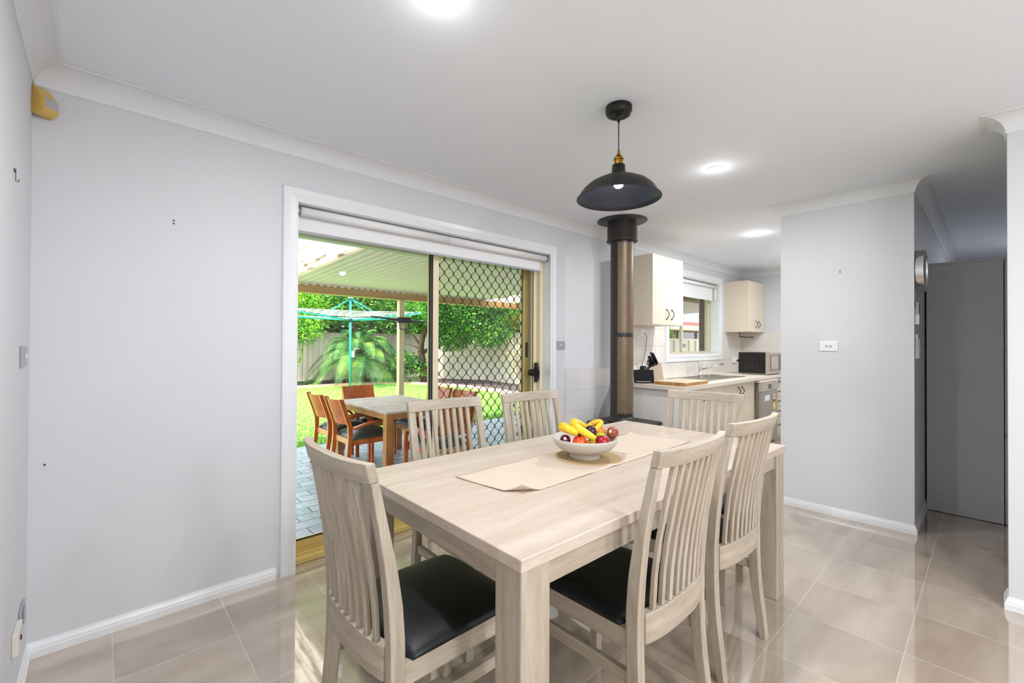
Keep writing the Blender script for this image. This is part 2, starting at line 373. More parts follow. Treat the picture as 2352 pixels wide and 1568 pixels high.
# architrave of the sliding door and window (moulded, three or four lengths each)
def architrave(name, x0, x1, z0, z1, w_, four=False, label=None):
    prof = [(0, 0), (0, .016), (.012, .020), (w_*.5, .014), (w_*.55, .016), (w_-.006, .018), (w_, .014), (w_, 0)]
    # (distance outwards from opening, thickness towards the room)
    if four: pts = [(x0,z0),(x0,z1),(x1,z1),(x1,z0)]; cl = True
    else: pts = [(x0,z0),(x0,z1),(x1,z1),(x1,z0)]; cl = False
    P_ = [Vector(p) for p in pts]; n = len(P_); rings = []
    for i in range(n):
        d1 = (P_[i]-P_[i-1]).normalized() if (i > 0 or cl) else (P_[1]-P_[0]).normalized()
        d2 = (P_[(i+1) % n]-P_[i]).normalized() if (i < n-1 or cl) else d1
        n1 = Vector((-d1.y, d1.x)); n2 = Vector((-d2.y, d2.x)); nn = n1+n2; mt = nn/(nn.dot(n1))
        rings.append([(P_[i].x+mt.x*o, YW-t, P_[i].y+mt.y*o) for (o, t) in prof])
    if cl: rings.append(rings[0])
    o = MB().loft(rings, True, not cl).build(name, TRIM); return tag(o, label, 'door frame' if not four else 'window frame', None, 'structure')
architrave('trim_3', DX0+.012, DX1-.012, 0, DZ-.008, .078, label='white moulded architrave round the sliding glass door')
architrave('trim_4', WX0+.0, WX1-.0, WZ0, WZ1, .078, True, label='white moulded architrave round the kitchen window')
lining = MB()
lining.box((DX0-.0, YW-.002, 0), (DX0+.012, 2.73, DZ)); lining.box((DX1-.012, YW-.002, 0), (DX1, 2.73, DZ)); lining.box((DX0+.012, YW-.002, DZ-.012), (DX1-.012, 2.73, DZ))
struct('trim_5', lining, TRIM, label='white timber reveal inside the sliding door opening', cat='door frame')
lining = MB()
lining.box((WX0, YW-.002, WZ0), (WX0+.012, 2.75, WZ1)); lining.box((WX1-.012, YW-.002, WZ0), (WX1, 2.75, WZ1))
lining.box((WX0+.012, YW-.002, WZ1-.012), (WX1-.012, 2.75, WZ1)); lining.box((WX0+.012, YW-.002, WZ0), (WX1-.012, 2.75, WZ0+.012))
struct('trim_6', lining, TRIM, label='white timber reveal inside the kitchen window', cat='window frame')

# ------------------------------------------------------------------ sliding door  (door_1) with fixed pane and sliding pane
A0, A1 = DX0+.012, DX1-.012
d1 = tag(bpy.data.objects.new('door_1', None), 'cream aluminium sliding glass door to the patio', 'sliding door', None, 'structure'); COL.objects.link(d1); d1.location = (A0, 2.72, 0)
f = MB()
f.box((A0, 2.722, 0), (A0+.026, 2.90, DZ-.012)); f.box((A1-.030, 2.722, 0), (A1, 2.90, DZ-.012)); f.box((A0+.026, 2.722, DZ-.05), (A1-.030, 2.90, DZ-.012))
f.build('door_frame', CREAM, d1, .002, world=True)
MB().box((A0+.0265, 2.705, 0.0005), (A1-.0305, 2.90, .030)).box((A0+.0265, 2.752, .030), (A1-.0305, 2.757, .045)).box((A0+.0265, 2.80, .030), (A1-.0305, 2.805, .045)).build('door_sill', GOLD, d1, .002, world=True)
def pane_frame(nm, x0, x1, y, z0, z1, sl, sr, br, tr, mat, parent, th=.028):
    b = MB()
    b.box((x0, y, z0), (x0+sl, y+th, z1)); b.box((x1-sr, y, z0), (x1, y+th, z1))
    b.box((x0+sl, y+.001, z0), (x1-sr, y+th-.001, z0+br)); b.box((x0+sl, y+.001, z1-tr), (x1-sr, y+th-.001, z1))
    return b.build(nm, mat, parent, .002, world=True)
fx = pane_frame('fixed_panel', A0+.027, 1.83, 2.81, .032, 2.0, .018, .045, .07, .06, GOLD, d1)
MB().box((A0+.045, 2.822, .102), (1.785, 2.827, 1.94)).build('glass_pane', GLASS, d1, world=True)
gk = MB(); gk.box((1.778, 2.806, .102), (1.786, 2.8095, 1.94)); gk.box((A0+.045, 2.806, .098), (1.778, 2.8095, .106)); gk.box((A0+.0455, 2.806, .106), (A0+.050, 2.8095, 1.94))
gk.build('glazing_gasket', BLACKRUB, d1, world=True)
pane_frame('sliding_panel', 1.787, A1-.031, 2.765, .032, 2.0, .048, .045, .07, .06, CREAM, d1)
MB().box((1.835, 2.776, .102), (A1-.076, 2.781, 1.94)).build('glass_pane', GLASS, d1, world=True)
gk = MB(); gk.box((A1-.083, 2.761, .102), (A1-.076, 2.7645, 1.94)); gk.box((1.776, 2.768, .06), (1.7865, 2.79, 1.97)); gk.build('glazing_gasket', BLACKRUB, d1, world=True)
hd = MB(); hd.box((2.842, 2.745, .935), (2.872, 2.7645, 1.105))
hd.tube([(2.838, 2.745, .955), (2.83, 2.705, .97), (2.826, 2.69, 1.02), (2.83, 2.705, 1.07), (2.838, 2.745, 1.085)], .010, 8)
hd.lathe([(0, .028), (.018, .026), (.026, .014), (.028, 0)], 16, M=Matrix.Translation((2.79, 2.762, 1.02)) @ Matrix.Rotation(PI/2, 4, 'X'))
hd.box((2.79, 2.742, .99), (2.842, 2.7645, 1.05))
hd.build('door_handle', BLKMETAL, d1, .004, world=True)
MB().box((A0+.032, 2.795, .145), (A0+.05, 2.809, .185)).build('bump_stop', BLACKRUB, d1, .004, world=True)

# security screen door outside the sliding pane
s1 = tag(bpy.data.objects.new('door_2', None), 'cream framed security screen door with dark diamond grille', 'security door', None, 'structure'); COL.objects.link(s1); s1.location = (1.84, 2.86, 0)
pane_frame('screen_frame', 1.815, A1-.032, 2.858, .046, 2.0, .075, .085, .09, .06, GOLD, s1, .03)
b = MB(); b.box((2.775, 2.853, .14), (2.785, 2.857, 1.94)); b.build('screen_edge_seal', BLACKRUB, s1, world=True)
LT = MB()
for k in range(4): pass
LT.tube([(2.835, 2.853, 1.15), (2.835, 2.853, 1.285)], .011, 10); LT.build('lock_plate', BLKMETAL, s1, world=True)
g = MB(); p = .0435; A = .0185; zp = .104; x0g, x1g = 1.89, 2.785
ns = int((x1g-x0g)/p)+2
for k in range(ns):
    pts = []
    nz = int((1.94-.135)/(zp/8))
    for i in range(nz+1):
        z = .135+i*(1.94-.135)/nz
        ph = (z/zp)*2*PI + (PI if k % 2 else 0)
        c_ = math.cos(ph); x = x0g+k*p + p/2*.96*math.copysign(abs(c_)**.8, c_)
        if x0g-.004 <= x <= x1g+.004: pts.append((x, z))
        else:
            if len(pts) > 1: pass
            pts.append((min(max(x, x0g-.004), x1g+.004), z))
    rings = [[(x-.0019, 2.868, z), (x+.0019, 2.868, z), (x+.0019, 2.876, z), (x-.0019, 2.876, z)] for (x, z) in pts]
    g.loft(rings, True, True)
g.build('diamond_grille', plain('dark_bronze_grille', lin(60,54,34), .5), s1, world=True)

# ------------------------------------------------------------------ roller blinds
bl = thing('roller_blind', 'wide white roller blind rolled up over the sliding door', 'blind', (1.84, 2.668, 2.0))
ry = 2.668
MB().tube([(.835, ry, 2.020), (1.845, ry, 2.020)], .0265, 24).tube([(1.850, ry, 2.020), (2.872, ry, 2.020)], .0265, 24).build('roller', BLIND, bl, world=True)
MB().box((.833, ry+.0268, 1.918), (2.842, ry+.0283, 2.018)).build('blind_fabric', BLIND, bl, world=True)
MB().box((.831, ry+.023, 1.902), (2.845, ry+.031, 1.918)).build('bottom_bar', GREYPL, bl, .002, world=True)
MB().box((.8135, ry-.025, 1.995), (.8155, ry+.02, 2.052)).box((.8155, ry-.01, 2.01), (.834, ry+.01, 2.03)).build('bracket', GREYPL, bl, world=True)
MB().box((2.897, ry-.025, 1.995), (2.9, ry+.02, 2.052)).box((2.873, ry-.01, 2.01), (2.897, ry+.01, 2.03)).build('bracket', GREYPL, bl, world=True)
for yy in (ry-.012, ry+.012):
    z = 2.0; ch = MB()
    while z > .55:
        ch.lathe([(0, .0022), (.0022, 0), (0, -.0022)], 6, (.822, yy, z)); z -= .0065
    ch.build('pull_chain', WHITEPL, bl, world=True)
kb = thing('roller_blind', 'small white roller blind half lowered in the kitchen window', 'blind', (5.75, 2.67, 2.07))
MB().tube([(5.04, 2.672, 2.09), (6.46, 2.672, 2.09)], .022, 20).build('roller', BLIND, kb, world=True)
MB().box((5.06, 2.6945, 1.91), (6.40, 2.696, 2.09)).build('blind_fabric', BLIND, kb, world=True)
MB().box((5.06, 2.691, 1.893), (6.40, 2.699, 1.909)).build('bottom_bar', BLIND, kb, .003, world=True)
MB().box((6.415, 2.655, 1.90), (6.445, 2.675, 2.06)).build('chain_guard', WHITEPL, kb, .003, world=True)

# ------------------------------------------------------------------ kitchen window (window_1)
w1 = tag(bpy.data.objects.new('window_1', None), 'cream aluminium sliding window above the kitchen sink', 'window', None, 'structure'); COL.objects.link(w1); w1.location = (5.7, 2.75, WZ0)
wx0, wx1, wz0, wz1 = WX0+.012, WX1-.012, WZ0+.012, WZ1-.012
f = MB(); f.box((wx0, 2.752, wz0), (wx0+.008, 2.83, wz1)); f.box((wx1-.02, 2.752, wz0), (wx1, 2.83, wz1)); f.box((wx0+.008, 2.752, wz0), (wx1-.02, 2.83, wz0+.020)); f.box((wx0+.008, 2.752, wz1-.03), (wx1-.02, 2.83, wz1))
WCREAM = plain('window_cream_aluminium', lin(212,202,180), .35, var=.02)
f.build('window_frame', WCREAM, w1, .002, world=True)
xm = 5.70
pane_frame('fixed_sash', wx0+.009, xm-.002, 2.80, wz0+.022, wz1-.032, .006, .022, .012, .02, WCREAM, w1, .022)
MB().box((wx0+.015, 2.809, wz0+.034), (xm-.024, 2.812, wz1-.052)).build('glass_pane', GLASS, w1, world=True)
pane_frame('sliding_sash', xm-.045, wx1-.021, 2.77, wz0+.022, wz1-.032, .024, .024, .012, .02, WCREAM, w1, .022)
MB().box((xm-.017, 2.779, wz0+.034), (wx1-.049, 2.782, wz1-.052)).build('glass_pane', GLASS, w1, world=True)
MB().box((xm-.038, 2.742, 1.235), (xm+.01, 2.7695, 1.285)).build('window_latch', GREYPL, w1, .006, world=True)

# ------------------------------------------------------------------ dining table
TR = -math.radians(1.4); TC = (1.6765, 1.2195)
t = thing('dining_table', 'long whitewashed timber dining table with thick square legs', 'table', (TC[0], TC[1], 0), TR)
LX, LY = .925, .4835
MB().box((-LX, -LY, .727), (LX, LY, .76)).build('table_top', WTOP, t, .003)
ap = MB(); i_ = .022
ap.box((-LX+.10, -LY+i_, .655), (LX-.10, -LY+i_+.022, .7268)); ap.build('apron', WX, t, .002)
MB().box((-LX+.10, LY-i_-.022, .655), (LX-.10, LY-i_, .7268)).build('apron', WX, t, .002)
for (xa, xb) in ((-LX+i_, -LX+i_+.022), (LX-i_-.022, LX-i_)): MB().box((xa, -LY+.10, .655), (xb, LY-.10, .7268)).build('end_apron', WY, t, .002)
for sx in (-1, 1):
    for sy in (-1, 1):
        xa, xb = sx*(LX-.008), sx*(LX-.108); ya, yb = sy*(LY-.008), sy*(LY-.108)
        MB().box((xa, ya, 0), (xb, yb, .7268)).build('leg', WZ, t, .004)

# ------------------------------------------------------------------ dining chair
PR = [(0,-.050,.027),(.1,-.033,.033),(.2,-.016,.037),(.3,-.004,.040),(.4,0,.041),(.5,0,.041),(.6,-.007,.040),(.7,-.023,.034),(.8,-.045,.028),(.9,-.068,.024),(.982,-.087,.021)]
def prof(z):
    for a, b_ in zip(PR, PR[1:]):
        if z <= b_[0]+1e-9:
            k = (z-a[0])/(b_[0]-a[0]); return a[1]+(b_[1]-a[1])*k, a[2]+(b_[2]-a[2])*k
    return PR[-1][1], PR[-1][2]
HW = .217
def sag(x): return .032*(1-abs(x/HW)**2.8)
def zs(a, b_, n): return [a+(b_-a)*i/n for i in range(n+1)]
def make_chair():
    r = thing('dining_chair', '', 'chair', (0,0,0), 0, 'dining chairs round the whitewashed table')
    for s in (-1, 1):
        x0, x1 = sorted((s*HW, s*(HW-.036)))
        rings = []
        for z in zs(0, .932, 40):
            y, tk = prof(z); rings.append([(x0, y-tk, z), (x1, y-tk, z), (x1, y, z), (x0, y, z)])
        MB().loft(rings).build('back_post', WZ, r, .003)
    rings = []
    for i in range(21):
        x = -HW+2*HW*i/20; ring = []
        y0, t0 = prof(.9325); y1, t1 = prof(.982)
        t0 = .025; t1 = .025; s_ = sag(x)
        rings.append([(x, y0-t0-s_, .9325), (x, y0-s_, .9325), (x, y1-s_, .982), (x, y1-t1-s_, .982)])
    MB().loft(rings).build('top_rail', WX, r, .002)
    rings = []
    for i in range(17):
        x = -(HW-.0365)+2*(HW-.0365)*i/16; s_ = sag(x)+.002
        rings.append([(x, -.004-.026-s_, .408), (x, -.004-s_, .408), (x, -.004-s_, .497), (x, -.004-.026-s_, .497)])
    MB().loft(rings).build('lower_back_rail', WX, r, .002)
    span = 2*(HW-.036); pitch = span/9
    for k in range(8):
        x = -(HW-.036)+pitch*(k+1); rings = []; hw = .0095
        for z in zs(.4972, .9322, 22):
            y, tk = prof(z); c_ = y-tk*.5-sag(x)
            rings.append([(x-hw, c_-.007, z), (x+hw, c_-.007, z), (x+hw, c_+.007, z), (x-hw, c_+.007, z)])
        MB().loft(rings).build('back_slat', WZ, r, .0015)
    for s in (-1, 1):
        x0, x1 = sorted((s*.174, s*.214))
        rings = [[(x0+.003, .388, 0), (x1-.003, .388, 0), (x1-.003, .424, 0), (x0+.003, .424, 0)], [(x0, .384, .43), (x1, .384, .43), (x1, .426, .43), (x0, .426, .43)]]
        MB().loft(rings).build('front_leg', WZ, r, .003)
        xa, xb = sorted((s*.188, s*.212))
        MB().box((xa, .0005, .388), (xb, .3835, .446)).build('seat_rail', WY, r, .002)
        xa, xb = sorted((s*.186, s*.208))
        MB().box((xa, -.003, .284), (xb, .386, .320)).build('stretcher', WY, r, .002)
    MB().box((-.1735, .398, .388), (.1735, .422, .440)).build('front_rail', WX, r, .002)
    MB().box((-.1735, .195, .290), (.1735, .213, .318)).build('cross_stretcher', WX, r, .002) if False else None
    # padded seat
    nx, ny = 18, 20; vs = []; fs = []
    def seatz(u, v):
        e = (1-abs(u)**5)*(1-abs(v)**6)
        return .447+.040*max(0, e)**.5*(1-.25*(u*u+v*v)/2)
    for j in range(ny+1):
        for i in range(nx+1):
            u = math.sin(PI/2*(-1+2*i/nx)); v = math.sin(PI/2*(-1+2*j/ny))
            vs.append((u*.213*(1 if v > -.9 else .83), .208+v*.216 if v > 0 else .208+v*.205, seatz(u, v)))
    for j in range(ny):
        for i in range(nx): a = j*(nx+1)+i; fs.append((a, a+1, a+nx+2, a+nx+1))
    mb = MB().add(vs, fs, True)
    edge = [j for j in range(nx+1)] + [j*(nx+1)+nx for j in range(1, ny+1)] + [ny*(nx+1)+i for i in range(nx-1, -1, -1)] + [j*(nx+1) for j in range(ny-1, 0, -1)]
    base = len(mb.v)
    for e in edge: v_ = vs[e]; mb.v.append((v_[0]*.97, .208+(v_[1]-.208)*.97, .4465 if False else .442))
    m_ = len(edge)
    for k in range(m_): mb.f.append((edge[k], base+k, base+(k+1) % m_, edge[(k+1) % m_])); mb.sm.append(True)
    mb.f.append(tuple(base+k for k in range(m_))); mb.sm.append(False)
    mb.build('seat_cushion', LEATHER, r)
    return r
c1 = make_chair()
G = 'dining chairs round the whitewashed table'
# facing +Y is rz = 0
place = [
 ((.585, 1.240), -PI/2, 'slat-back dining chair at the near short end of the table, seen from behind at left'),
 ((1.343, .722), 0, 'whitewashed slat-back dining chair on the right long side of the table, the nearer one'),
 ((1.938, .745), math.radians(-2.5), 'whitewashed slat-back dining chair on the right long side, farther one beside the far table leg'),
 ((1.322, 1.835), PI-math.radians(3.4), 'whitewashed dining chair facing us before the glass door, in front of the patio table'),
 ((1.902, 1.790), PI-math.radians(4.6), 'whitewashed dining chair facing us in front of the security screen and door handle'),
 ((2.624, 1.172), PI/2+math.radians(11), 'dining chair at the far short end of the table in front of the kitchen'),
]
for i, ((x, y), rz, lab) in enumerate(place):
    if i == 0: c1.location = (x, y, 0); c1.rotation_euler = (0,0,rz); c1['label'] = lab; c1['group'] = G
    else: copy_thing(c1, (x, y, 0), rz, lab, G)

# ------------------------------------------------------------------ runner, bowl, fruit
RUN, nt, b = newmat('ribbed_natural_cotton'); L = nt.links.new
tc = N(nt, 'ShaderNodeTexCoord'); wv = N(nt, 'ShaderNodeTexWave', wave_type='BANDS', bands_direction='X'); wv.inputs['Scale'].default_value = 55; wv.inputs['Distortion'].default_value = 2; wv.inputs['Detail'].default_value = 3
L(tc.outputs['Object'], wv.inputs['Vector']); no = N(nt, 'ShaderNodeTexNoise'); no.inputs['Scale'].default_value = 320; L(tc.outputs['Object'], no.inputs['Vector'])
mx = N(nt, 'ShaderNodeMix', data_type='RGBA'); mx.inputs[6].default_value = lin(194,175,154); mx.inputs[7].default_value = lin(220,205,187); L(no.outputs['Fac'], mx.inputs[0]); L(mx.outputs[2], b.inputs['Base Color'])
b.inputs['Roughness'].default_value = .9; ad = N(nt, 'ShaderNodeMath', operation='ADD'); L(wv.outputs['Fac'], ad.inputs[0]); L(no.outputs['Fac'], ad.inputs[1])
bp = N(nt, 'ShaderNodeBump'); bp.inputs['Strength'].default_value = .5; bp.inputs['Distance'].default_value = .002; L(ad.outputs[0], bp.inputs['Height']); L(bp.outputs['Normal'], b.inputs['Normal'])
ro = thing('table_runner', 'narrow beige woven table runner with one corner folded up', 'table runner', (1.65, 1.25, .7605), 0)
P00, P10, P01, P11 = Vector((1.045, 1.078)), Vector((2.300, 1.078)), Vector((1.008, 1.398)), Vector((2.238, 1.412))
nx, ny = 90, 26; top = []; bot = []
random.seed(4)
for j in range(ny+1):
    for i in range(nx+1):
        u, v = i/nx, j/ny
        p2 = (P00*(1-u)+P10*u)*(1-v)+(P01*(1-u)+P11*u)*v
        z = .7612+.0010*math.sin(u*31+v*3)*math.sin(v*7+u*5)+.0012*max(0, math.sin(u*47))*(1 if v < .08 else 0)
        # curled corner
        d = u*1.25/.10+v*.31/.075
        if d < 1: k = 1-d; z += .022*k**1.5*1.2; p2 = p2+Vector((.030, .022))*k
        if u < .03: z += .0015
        dd = (1-u)*1.25/.05+(1-v)*.31/.05
        if dd < 1: z += .012*(1-dd)
        ed = .0012*math.sin(u*700) if j in (0, ny) else 0
        top.append((p2.x-1.65, p2.y-1.25+ed, z+.0022-.7605)); bot.append((p2.x-1.65, p2.y-1.25+ed, z-.0002-.7605))
vs = top+bot; n = len(top); fs = []
for j in range(ny):
    for i in range(nx):
        a = j*(nx+1)+i; fs.append((a, a+1, a+nx+2, a+nx+1)); fs.append((n+a, n+a+nx+1, n+a+nx+2, n+a+1))
edge = [i for i in range(nx+1)]+[j*(nx+1)+nx for j in range(1, ny+1)]+[ny*(nx+1)+i for i in range(nx-1, -1, -1)]+[j*(nx+1) for j in range(ny-1, 0, -1)]
for k in range(len(edge)):
    a, c_ = edge[k], edge[(k+1) % len(edge)]; fs.append((a, n+a, n+c_, c_))
MB().add(vs, fs, True).build('woven_cloth', RUN, ro)
BX, BY = 1.613, 1.247
MAT = plain('round_straw_mat', lin(186,160,118), .9, var=.12, scale=200, bump=.6, bscale=500)
pm = MB().lathe([(0, .0035), (.148, .0035), (.153, .002), (.154, 0), (0, 0)], 48)
CER, nt, b = newmat('speckled_stoneware'); L = nt.links.new
tc = N(nt, 'ShaderNodeTexCoord'); vo = N(nt, 'ShaderNodeTexVoronoi'); vo.inputs['Scale'].default_value = 170; L(tc.outputs['Object'], vo.inputs['Vector'])
lt = N(nt, 'ShaderNodeMath', operation='LESS_THAN'); lt.inputs[1].default_value = .13; L(vo.outputs['Distance'], lt.inputs[0])
mx = N(nt, 'ShaderNodeMix', data_type='RGBA'); mx.inputs[6].default_value = lin(198,191,182); mx.inputs[7].default_value = lin(168,158,146); L(lt.outputs[0], mx.inputs[0]); L(mx.outputs[2], b.inputs['Base Color']); b.inputs['Roughness'].default_value = .45
BZ = .7648
pr = [(0,0),(.0655,0),(.0675,.003),(.0655,.010),(.0628,.026),(.0640,.028),(.092,.032),(.117,.043),(.135,.060),(.1440,.078),(.1465,.090),(.1445,.0925),(.1405,.090),(.128,.068),(.108,.052),(.080,.042),(.04,.038),(0,.037)]
bo = tag(MB().lathe(pr, 64).build('fruit_bowl', CER), 'pale speckled stoneware pedestal bowl holding fruit on the runner', 'bowl'); bo.location = (BX, BY, BZ)

def fruit(name, loc, rad, m, label, cat, sq=(1,1,1), dimple=.10, rot=(0,0,0), stem=None, sticker=None, cleft=False):
    r = bpy.data.objects.new(name, None)
    prof_ = []
    n = 16
    for i in range(n+1):
        a = PI*i/n; rad_ = math.sin(a); z = math.cos(a)
        d = dimple*math.exp(-(rad_/.28)**2); z = z-(d if z > 0 else -d*.7)
        prof_.append((max(rad_, 0)*rad, z*rad))
    mb = MB().lathe(prof_, 28)
    if cleft:
        nv = []
        for v in mb.v:
            a = math.atan2(v[1], v[0]); k = 1-.08*math.exp(-(a/.22)**2); nv.append((v[0]*k, v[1]*k, v[2]))
        mb.v = nv
    o = mb.build(name, m); o.location = loc; o.scale = sq; o.rotation_euler = rot; tag(o, label, cat, 'fruit in the stoneware bowl')
    if stem: MB().tube([(0,0,rad*.8),(rad*.05,0,rad*1.02),(rad*.15,.0,rad*1.2)], rad*.06, 6).build('stem', stem, o)
    if sticker:
        d = Vector(sticker).normalized(); mt = Matrix.Translation(d*rad*1.0) @ d.to_track_quat('Z', 'Y').to_matrix().to_4x4()
        MB().lathe([(0, .0008), (rad*.30, .0002), (rad*.30, -.002), (0, -.002)], 18, M=mt).build('sticker', WHITEPL, o)
        MB().box((rad*.12, -rad*.26, -.002), (rad*.29, rad*.26, .0006), M=mt).build('sticker_stripe', plain('red_print_'+name, lin(200,30,30), .4), o)
    return o
STEM = plain('dry_stem', lin(70,48,28), .8)
M_PLUM = two_tone('dark_plum_skin', lin(40,16,34), lin(70,24,44), 25, .4, .6, .22)
M_MANGO = two_tone('blushed_mango_skin', lin(196,70,50), lin(222,150,60), 18, .42, .6, .35)
M_PASS = two_tone('mottled_red_brown_skin', lin(110,40,30), lin(186,104,70), 130, .4, .62, .3)
M_GREEN = plain('green_apple_skin', lin(160,190,20), .25, var=.1, scale=30)
M_RED = two_tone('red_apple_skin', lin(130,10,26), lin(186,40,50), 70, .4, .65, .2)
M_NECT = two_tone('orange_red_nectarine_skin', lin(214,30,8), lin(232,112,30), 22, .42, .62, .3)
M_CHER = two_tone('dark_red_plum_skin', lin(60,10,20), lin(110,26,34), 30, .4, .6, .25)
fruit('plum', (1.600,1.205,.888), .0265, M_PLUM, 'dark purple plum on top of the fruit, between the bananas', 'plum', dimple=.05)
fruit('mango', (1.697,1.232,.872), .031, M_MANGO, 'orange and red blushed mango at the back of the bowl behind the plum', 'mango', (1.1,1,.95), .02)
fruit('passionfruit', (1.728,1.178,.869), .0275, M_PASS, 'mottled reddish brown round fruit with a sticker resting on the right rim', 'passionfruit', dimple=.03, sticker=(-.95,-.25,.35))
fruit('green_apple', (1.664,1.198,.845), .031, M_GREEN, 'green apple half hidden behind the red apple', 'apple')
fruit('red_apple', (1.622,1.158,.843), .0335, M_RED, 'shiny dark red apple at the front right of the bowl', 'apple')
fruit('nectarine', (1.533,1.214,.847), .031, M_NECT, 'bright orange red nectarine at the front left under the bananas', 'nectarine', cleft=True, rot=(.3,.2,-1.2))
fruit('red_plum', (1.513,1.278,.850), .024, M_CHER, 'small dark red plum with a white sticker at the left rim', 'plum', sticker=(-.7,-.6,.5))
BAN = two_tone('ripe_banana_skin', lin(226,176,14), lin(244,208,50), 10, .3, .7, .4)
BAN2 = two_tone('spotted_banana_skin', lin(120,84,20), lin(224,180,40), 60, .32, .45, .45)
BTIP = plain('black_banana_tip', lin(30,22,14), .8)
def banana(pts, rad, m, label, tip0=True, tip1=True):
    pts = [Vector(p) for p in pts]; out = []; n = len(pts)
    for i in range(n-1):
        p0, p1, p2, p3 = pts[max(i-1,0)], pts[i], pts[i+1], pts[min(i+2, n-1)]
        for k in range(6):
            t_ = k/6; out.append(.5*((2*p1)+(-p0+p2)*t_+(2*p0-5*p1+4*p2-p3)*t_*t_+(-p0+3*p1-3*p2+p3)*t_**3))
    out.append(pts[-1]); m_ = len(out)
    rr_ = [rad*max(.28, min(1, math.sin(PI*(i/(m_-1)*.86+.09))**.42)) for i in range(m_)]
    c0 = sum(out, Vector())/m_
    mb = MB().tube([p-c0 for p in out], rr_, 10)
    o = mb.build('banana', m); o.location = c0; tag(o, label, 'banana', 'fruit in the stoneware bowl')
    if tip0: MB().tube([out[0]-c0+(out[0]-out[1])*1.2, out[0]-c0], [rad*.22, rad*.33], 8).build('banana_tip', BTIP, o)
    if tip1: MB().tube([out[-1]-c0, out[-1]-c0+(out[-1]-out[-2])*2.0], [rad*.33, rad*.24], 8).build('banana_stem', BTIP, o)
    return o
banana([(1.560,1.318,.884),(1.520,1.300,.905),(1.505,1.262,.904),(1.525,1.215,.885)], .0205, BAN, 'thick yellow banana lying over the left rim of the bowl')
banana([(1.640,1.262,.892),(1.597,1.275,.914),(1.553,1.262,.922),(1.538,1.222,.903),(1.553,1.186,.884),(1.572,1.158,.866)], .0200, BAN, 'long yellow banana curving across the top and front of the fruit')
banana([(1.655,1.275,.880),(1.672,1.262,.900),(1.692,1.246,.914),(1.716,1.228,.918)], .0125, BAN2, 'brown spotted banana at the back of the bowl with dark stem, upper of the pair', True, True)
banana([(1.648,1.226,.868),(1.668,1.226,.886),(1.690,1.222,.903),(1.712,1.222,.915)], .0125, BAN, 'small yellow banana behind the dark plum with dark stem, lower of the pair', True, True)
banana([(1.562,1.200,.838),(1.582,1.190,.846),(1.600,1.184,.843),(1.615,1.196,.836)], .0135, BAN2, 'spotted banana low in the bowl between nectarine and red apple', False, False)
# round mat lies under the bowl
mo = tag(pm.build('placemat', MAT), 'round straw coloured mat under the fruit bowl', 'mat'); mo.location = (BX+.015, BY-.005, .7612)

# ------------------------------------------------------------------ pendant lamp
PX, PY = 1.800, 1.198
pl = thing('pendant_lamp', 'black metal dome pendant lamp hanging over the dining table', 'lamp', (PX, PY, HC))
MB().lathe([(0,0),(.0600,0),(.0615,-.004),(.0615,-.026),(.055,-.040),(.035,-.045),(.030,-.041),(.016,-.045),(.010,-.055),(.005,-.075),(0,-.075)], 40).build('ceiling_canopy', BLKMETAL, pl)
MB().tube([(0,0,-.07),(0,0,-.225)], .0026, 8).build('cord', BLACKRUB, pl)
MB().lathe([(0,-.207),(.006,-.207),(.007,-.226),(.010,-.229),(.019,-.240),(.0235,-.247),(.0235,-.253),(.020,-.256),(.020,-.278),(0,-.278)], 24, smooth=False).build('lamp_holder', BRASS, pl)
sh = [(.004,-.3085),(.030,-.3085),(.033,-.345),(.036,-.350),(.050,-.357),(.060,-.362),(.063,-.367),(.100,-.378),(.135,-.396),(.163,-.420),(.182,-.445),(.190,-.462),(.196,-.465),(.197,-.468),(.194,-.469),(.180,-.448),(.160,-.424),(.132,-.400),(.098,-.382),(.050,-.370),(.030,-.356),(.004,-.352)]
sh = [(a, b_+.030) for a, b_ in sh]
o = MB().lathe(sh, 64).build('lamp_shade', BLKMETAL, pl)
MB().lathe([(0,-.386),(.014,-.384),(.021,-.377),(.022,-.366),(.017,-.350),(.012,-.330)], 20).build('light_bulb', emis('lit_bulb', (.72,.86,1,1), 40), pl)
def lamp(name, kind, loc, power, size, col=(1,1,1)):
    ld = bpy.data.lights.new(name, kind); ld.energy = power; ld.color = col
    if kind == 'POINT': ld.shadow_soft_size = size
    if kind == 'AREA': ld.shape = 'DISK'; ld.size = size
    o = bpy.data.objects.new(name, ld); COL.objects.link(o); o.location = loc; return o
lamp('pendant_light', 'POINT', (PX, PY, HC-.418), 4, .03, (.5,.56,1))

# downlights
DL = emis('lit_downlight', (1,1,1,1), 30)
def downlight(x, y, lab, p=24, warm=(.96,.98,1)):
    t_ = thing('downlight', lab, 'downlight', (x, y, HC-.0005), 0, 'recessed ceiling downlights')
    MB().lathe([(.036,0),(.044,0),(.045,-.002),(.043,-.004),(.036,-.004)], 32).build('trim_ring', WHITEPL, t_)
    MB().lathe([(0,-.0075),(.022,-.0065),(.0355,-.0035),(.0355,0),(0,0)], 32).build('diffuser', DL, t_)
    lamp('downlight_lamp', 'AREA', (x, y, HC-.012), p, .09, warm)
    lamp('downlight_glow', 'POINT', (x, y, HC-.085), p*.03, .03, warm)
IN = 1.0
downlight(2.878, 1.191, 'round lit downlight in the ceiling right of the pendant lamp', 14*IN)
downlight(4.877, 1.605, 'round lit downlight in the kitchen ceiling near the window', 22*IN)
downlight(.80, 1.215, 'round lit downlight cut by the top edge of the picture', 14*IN)
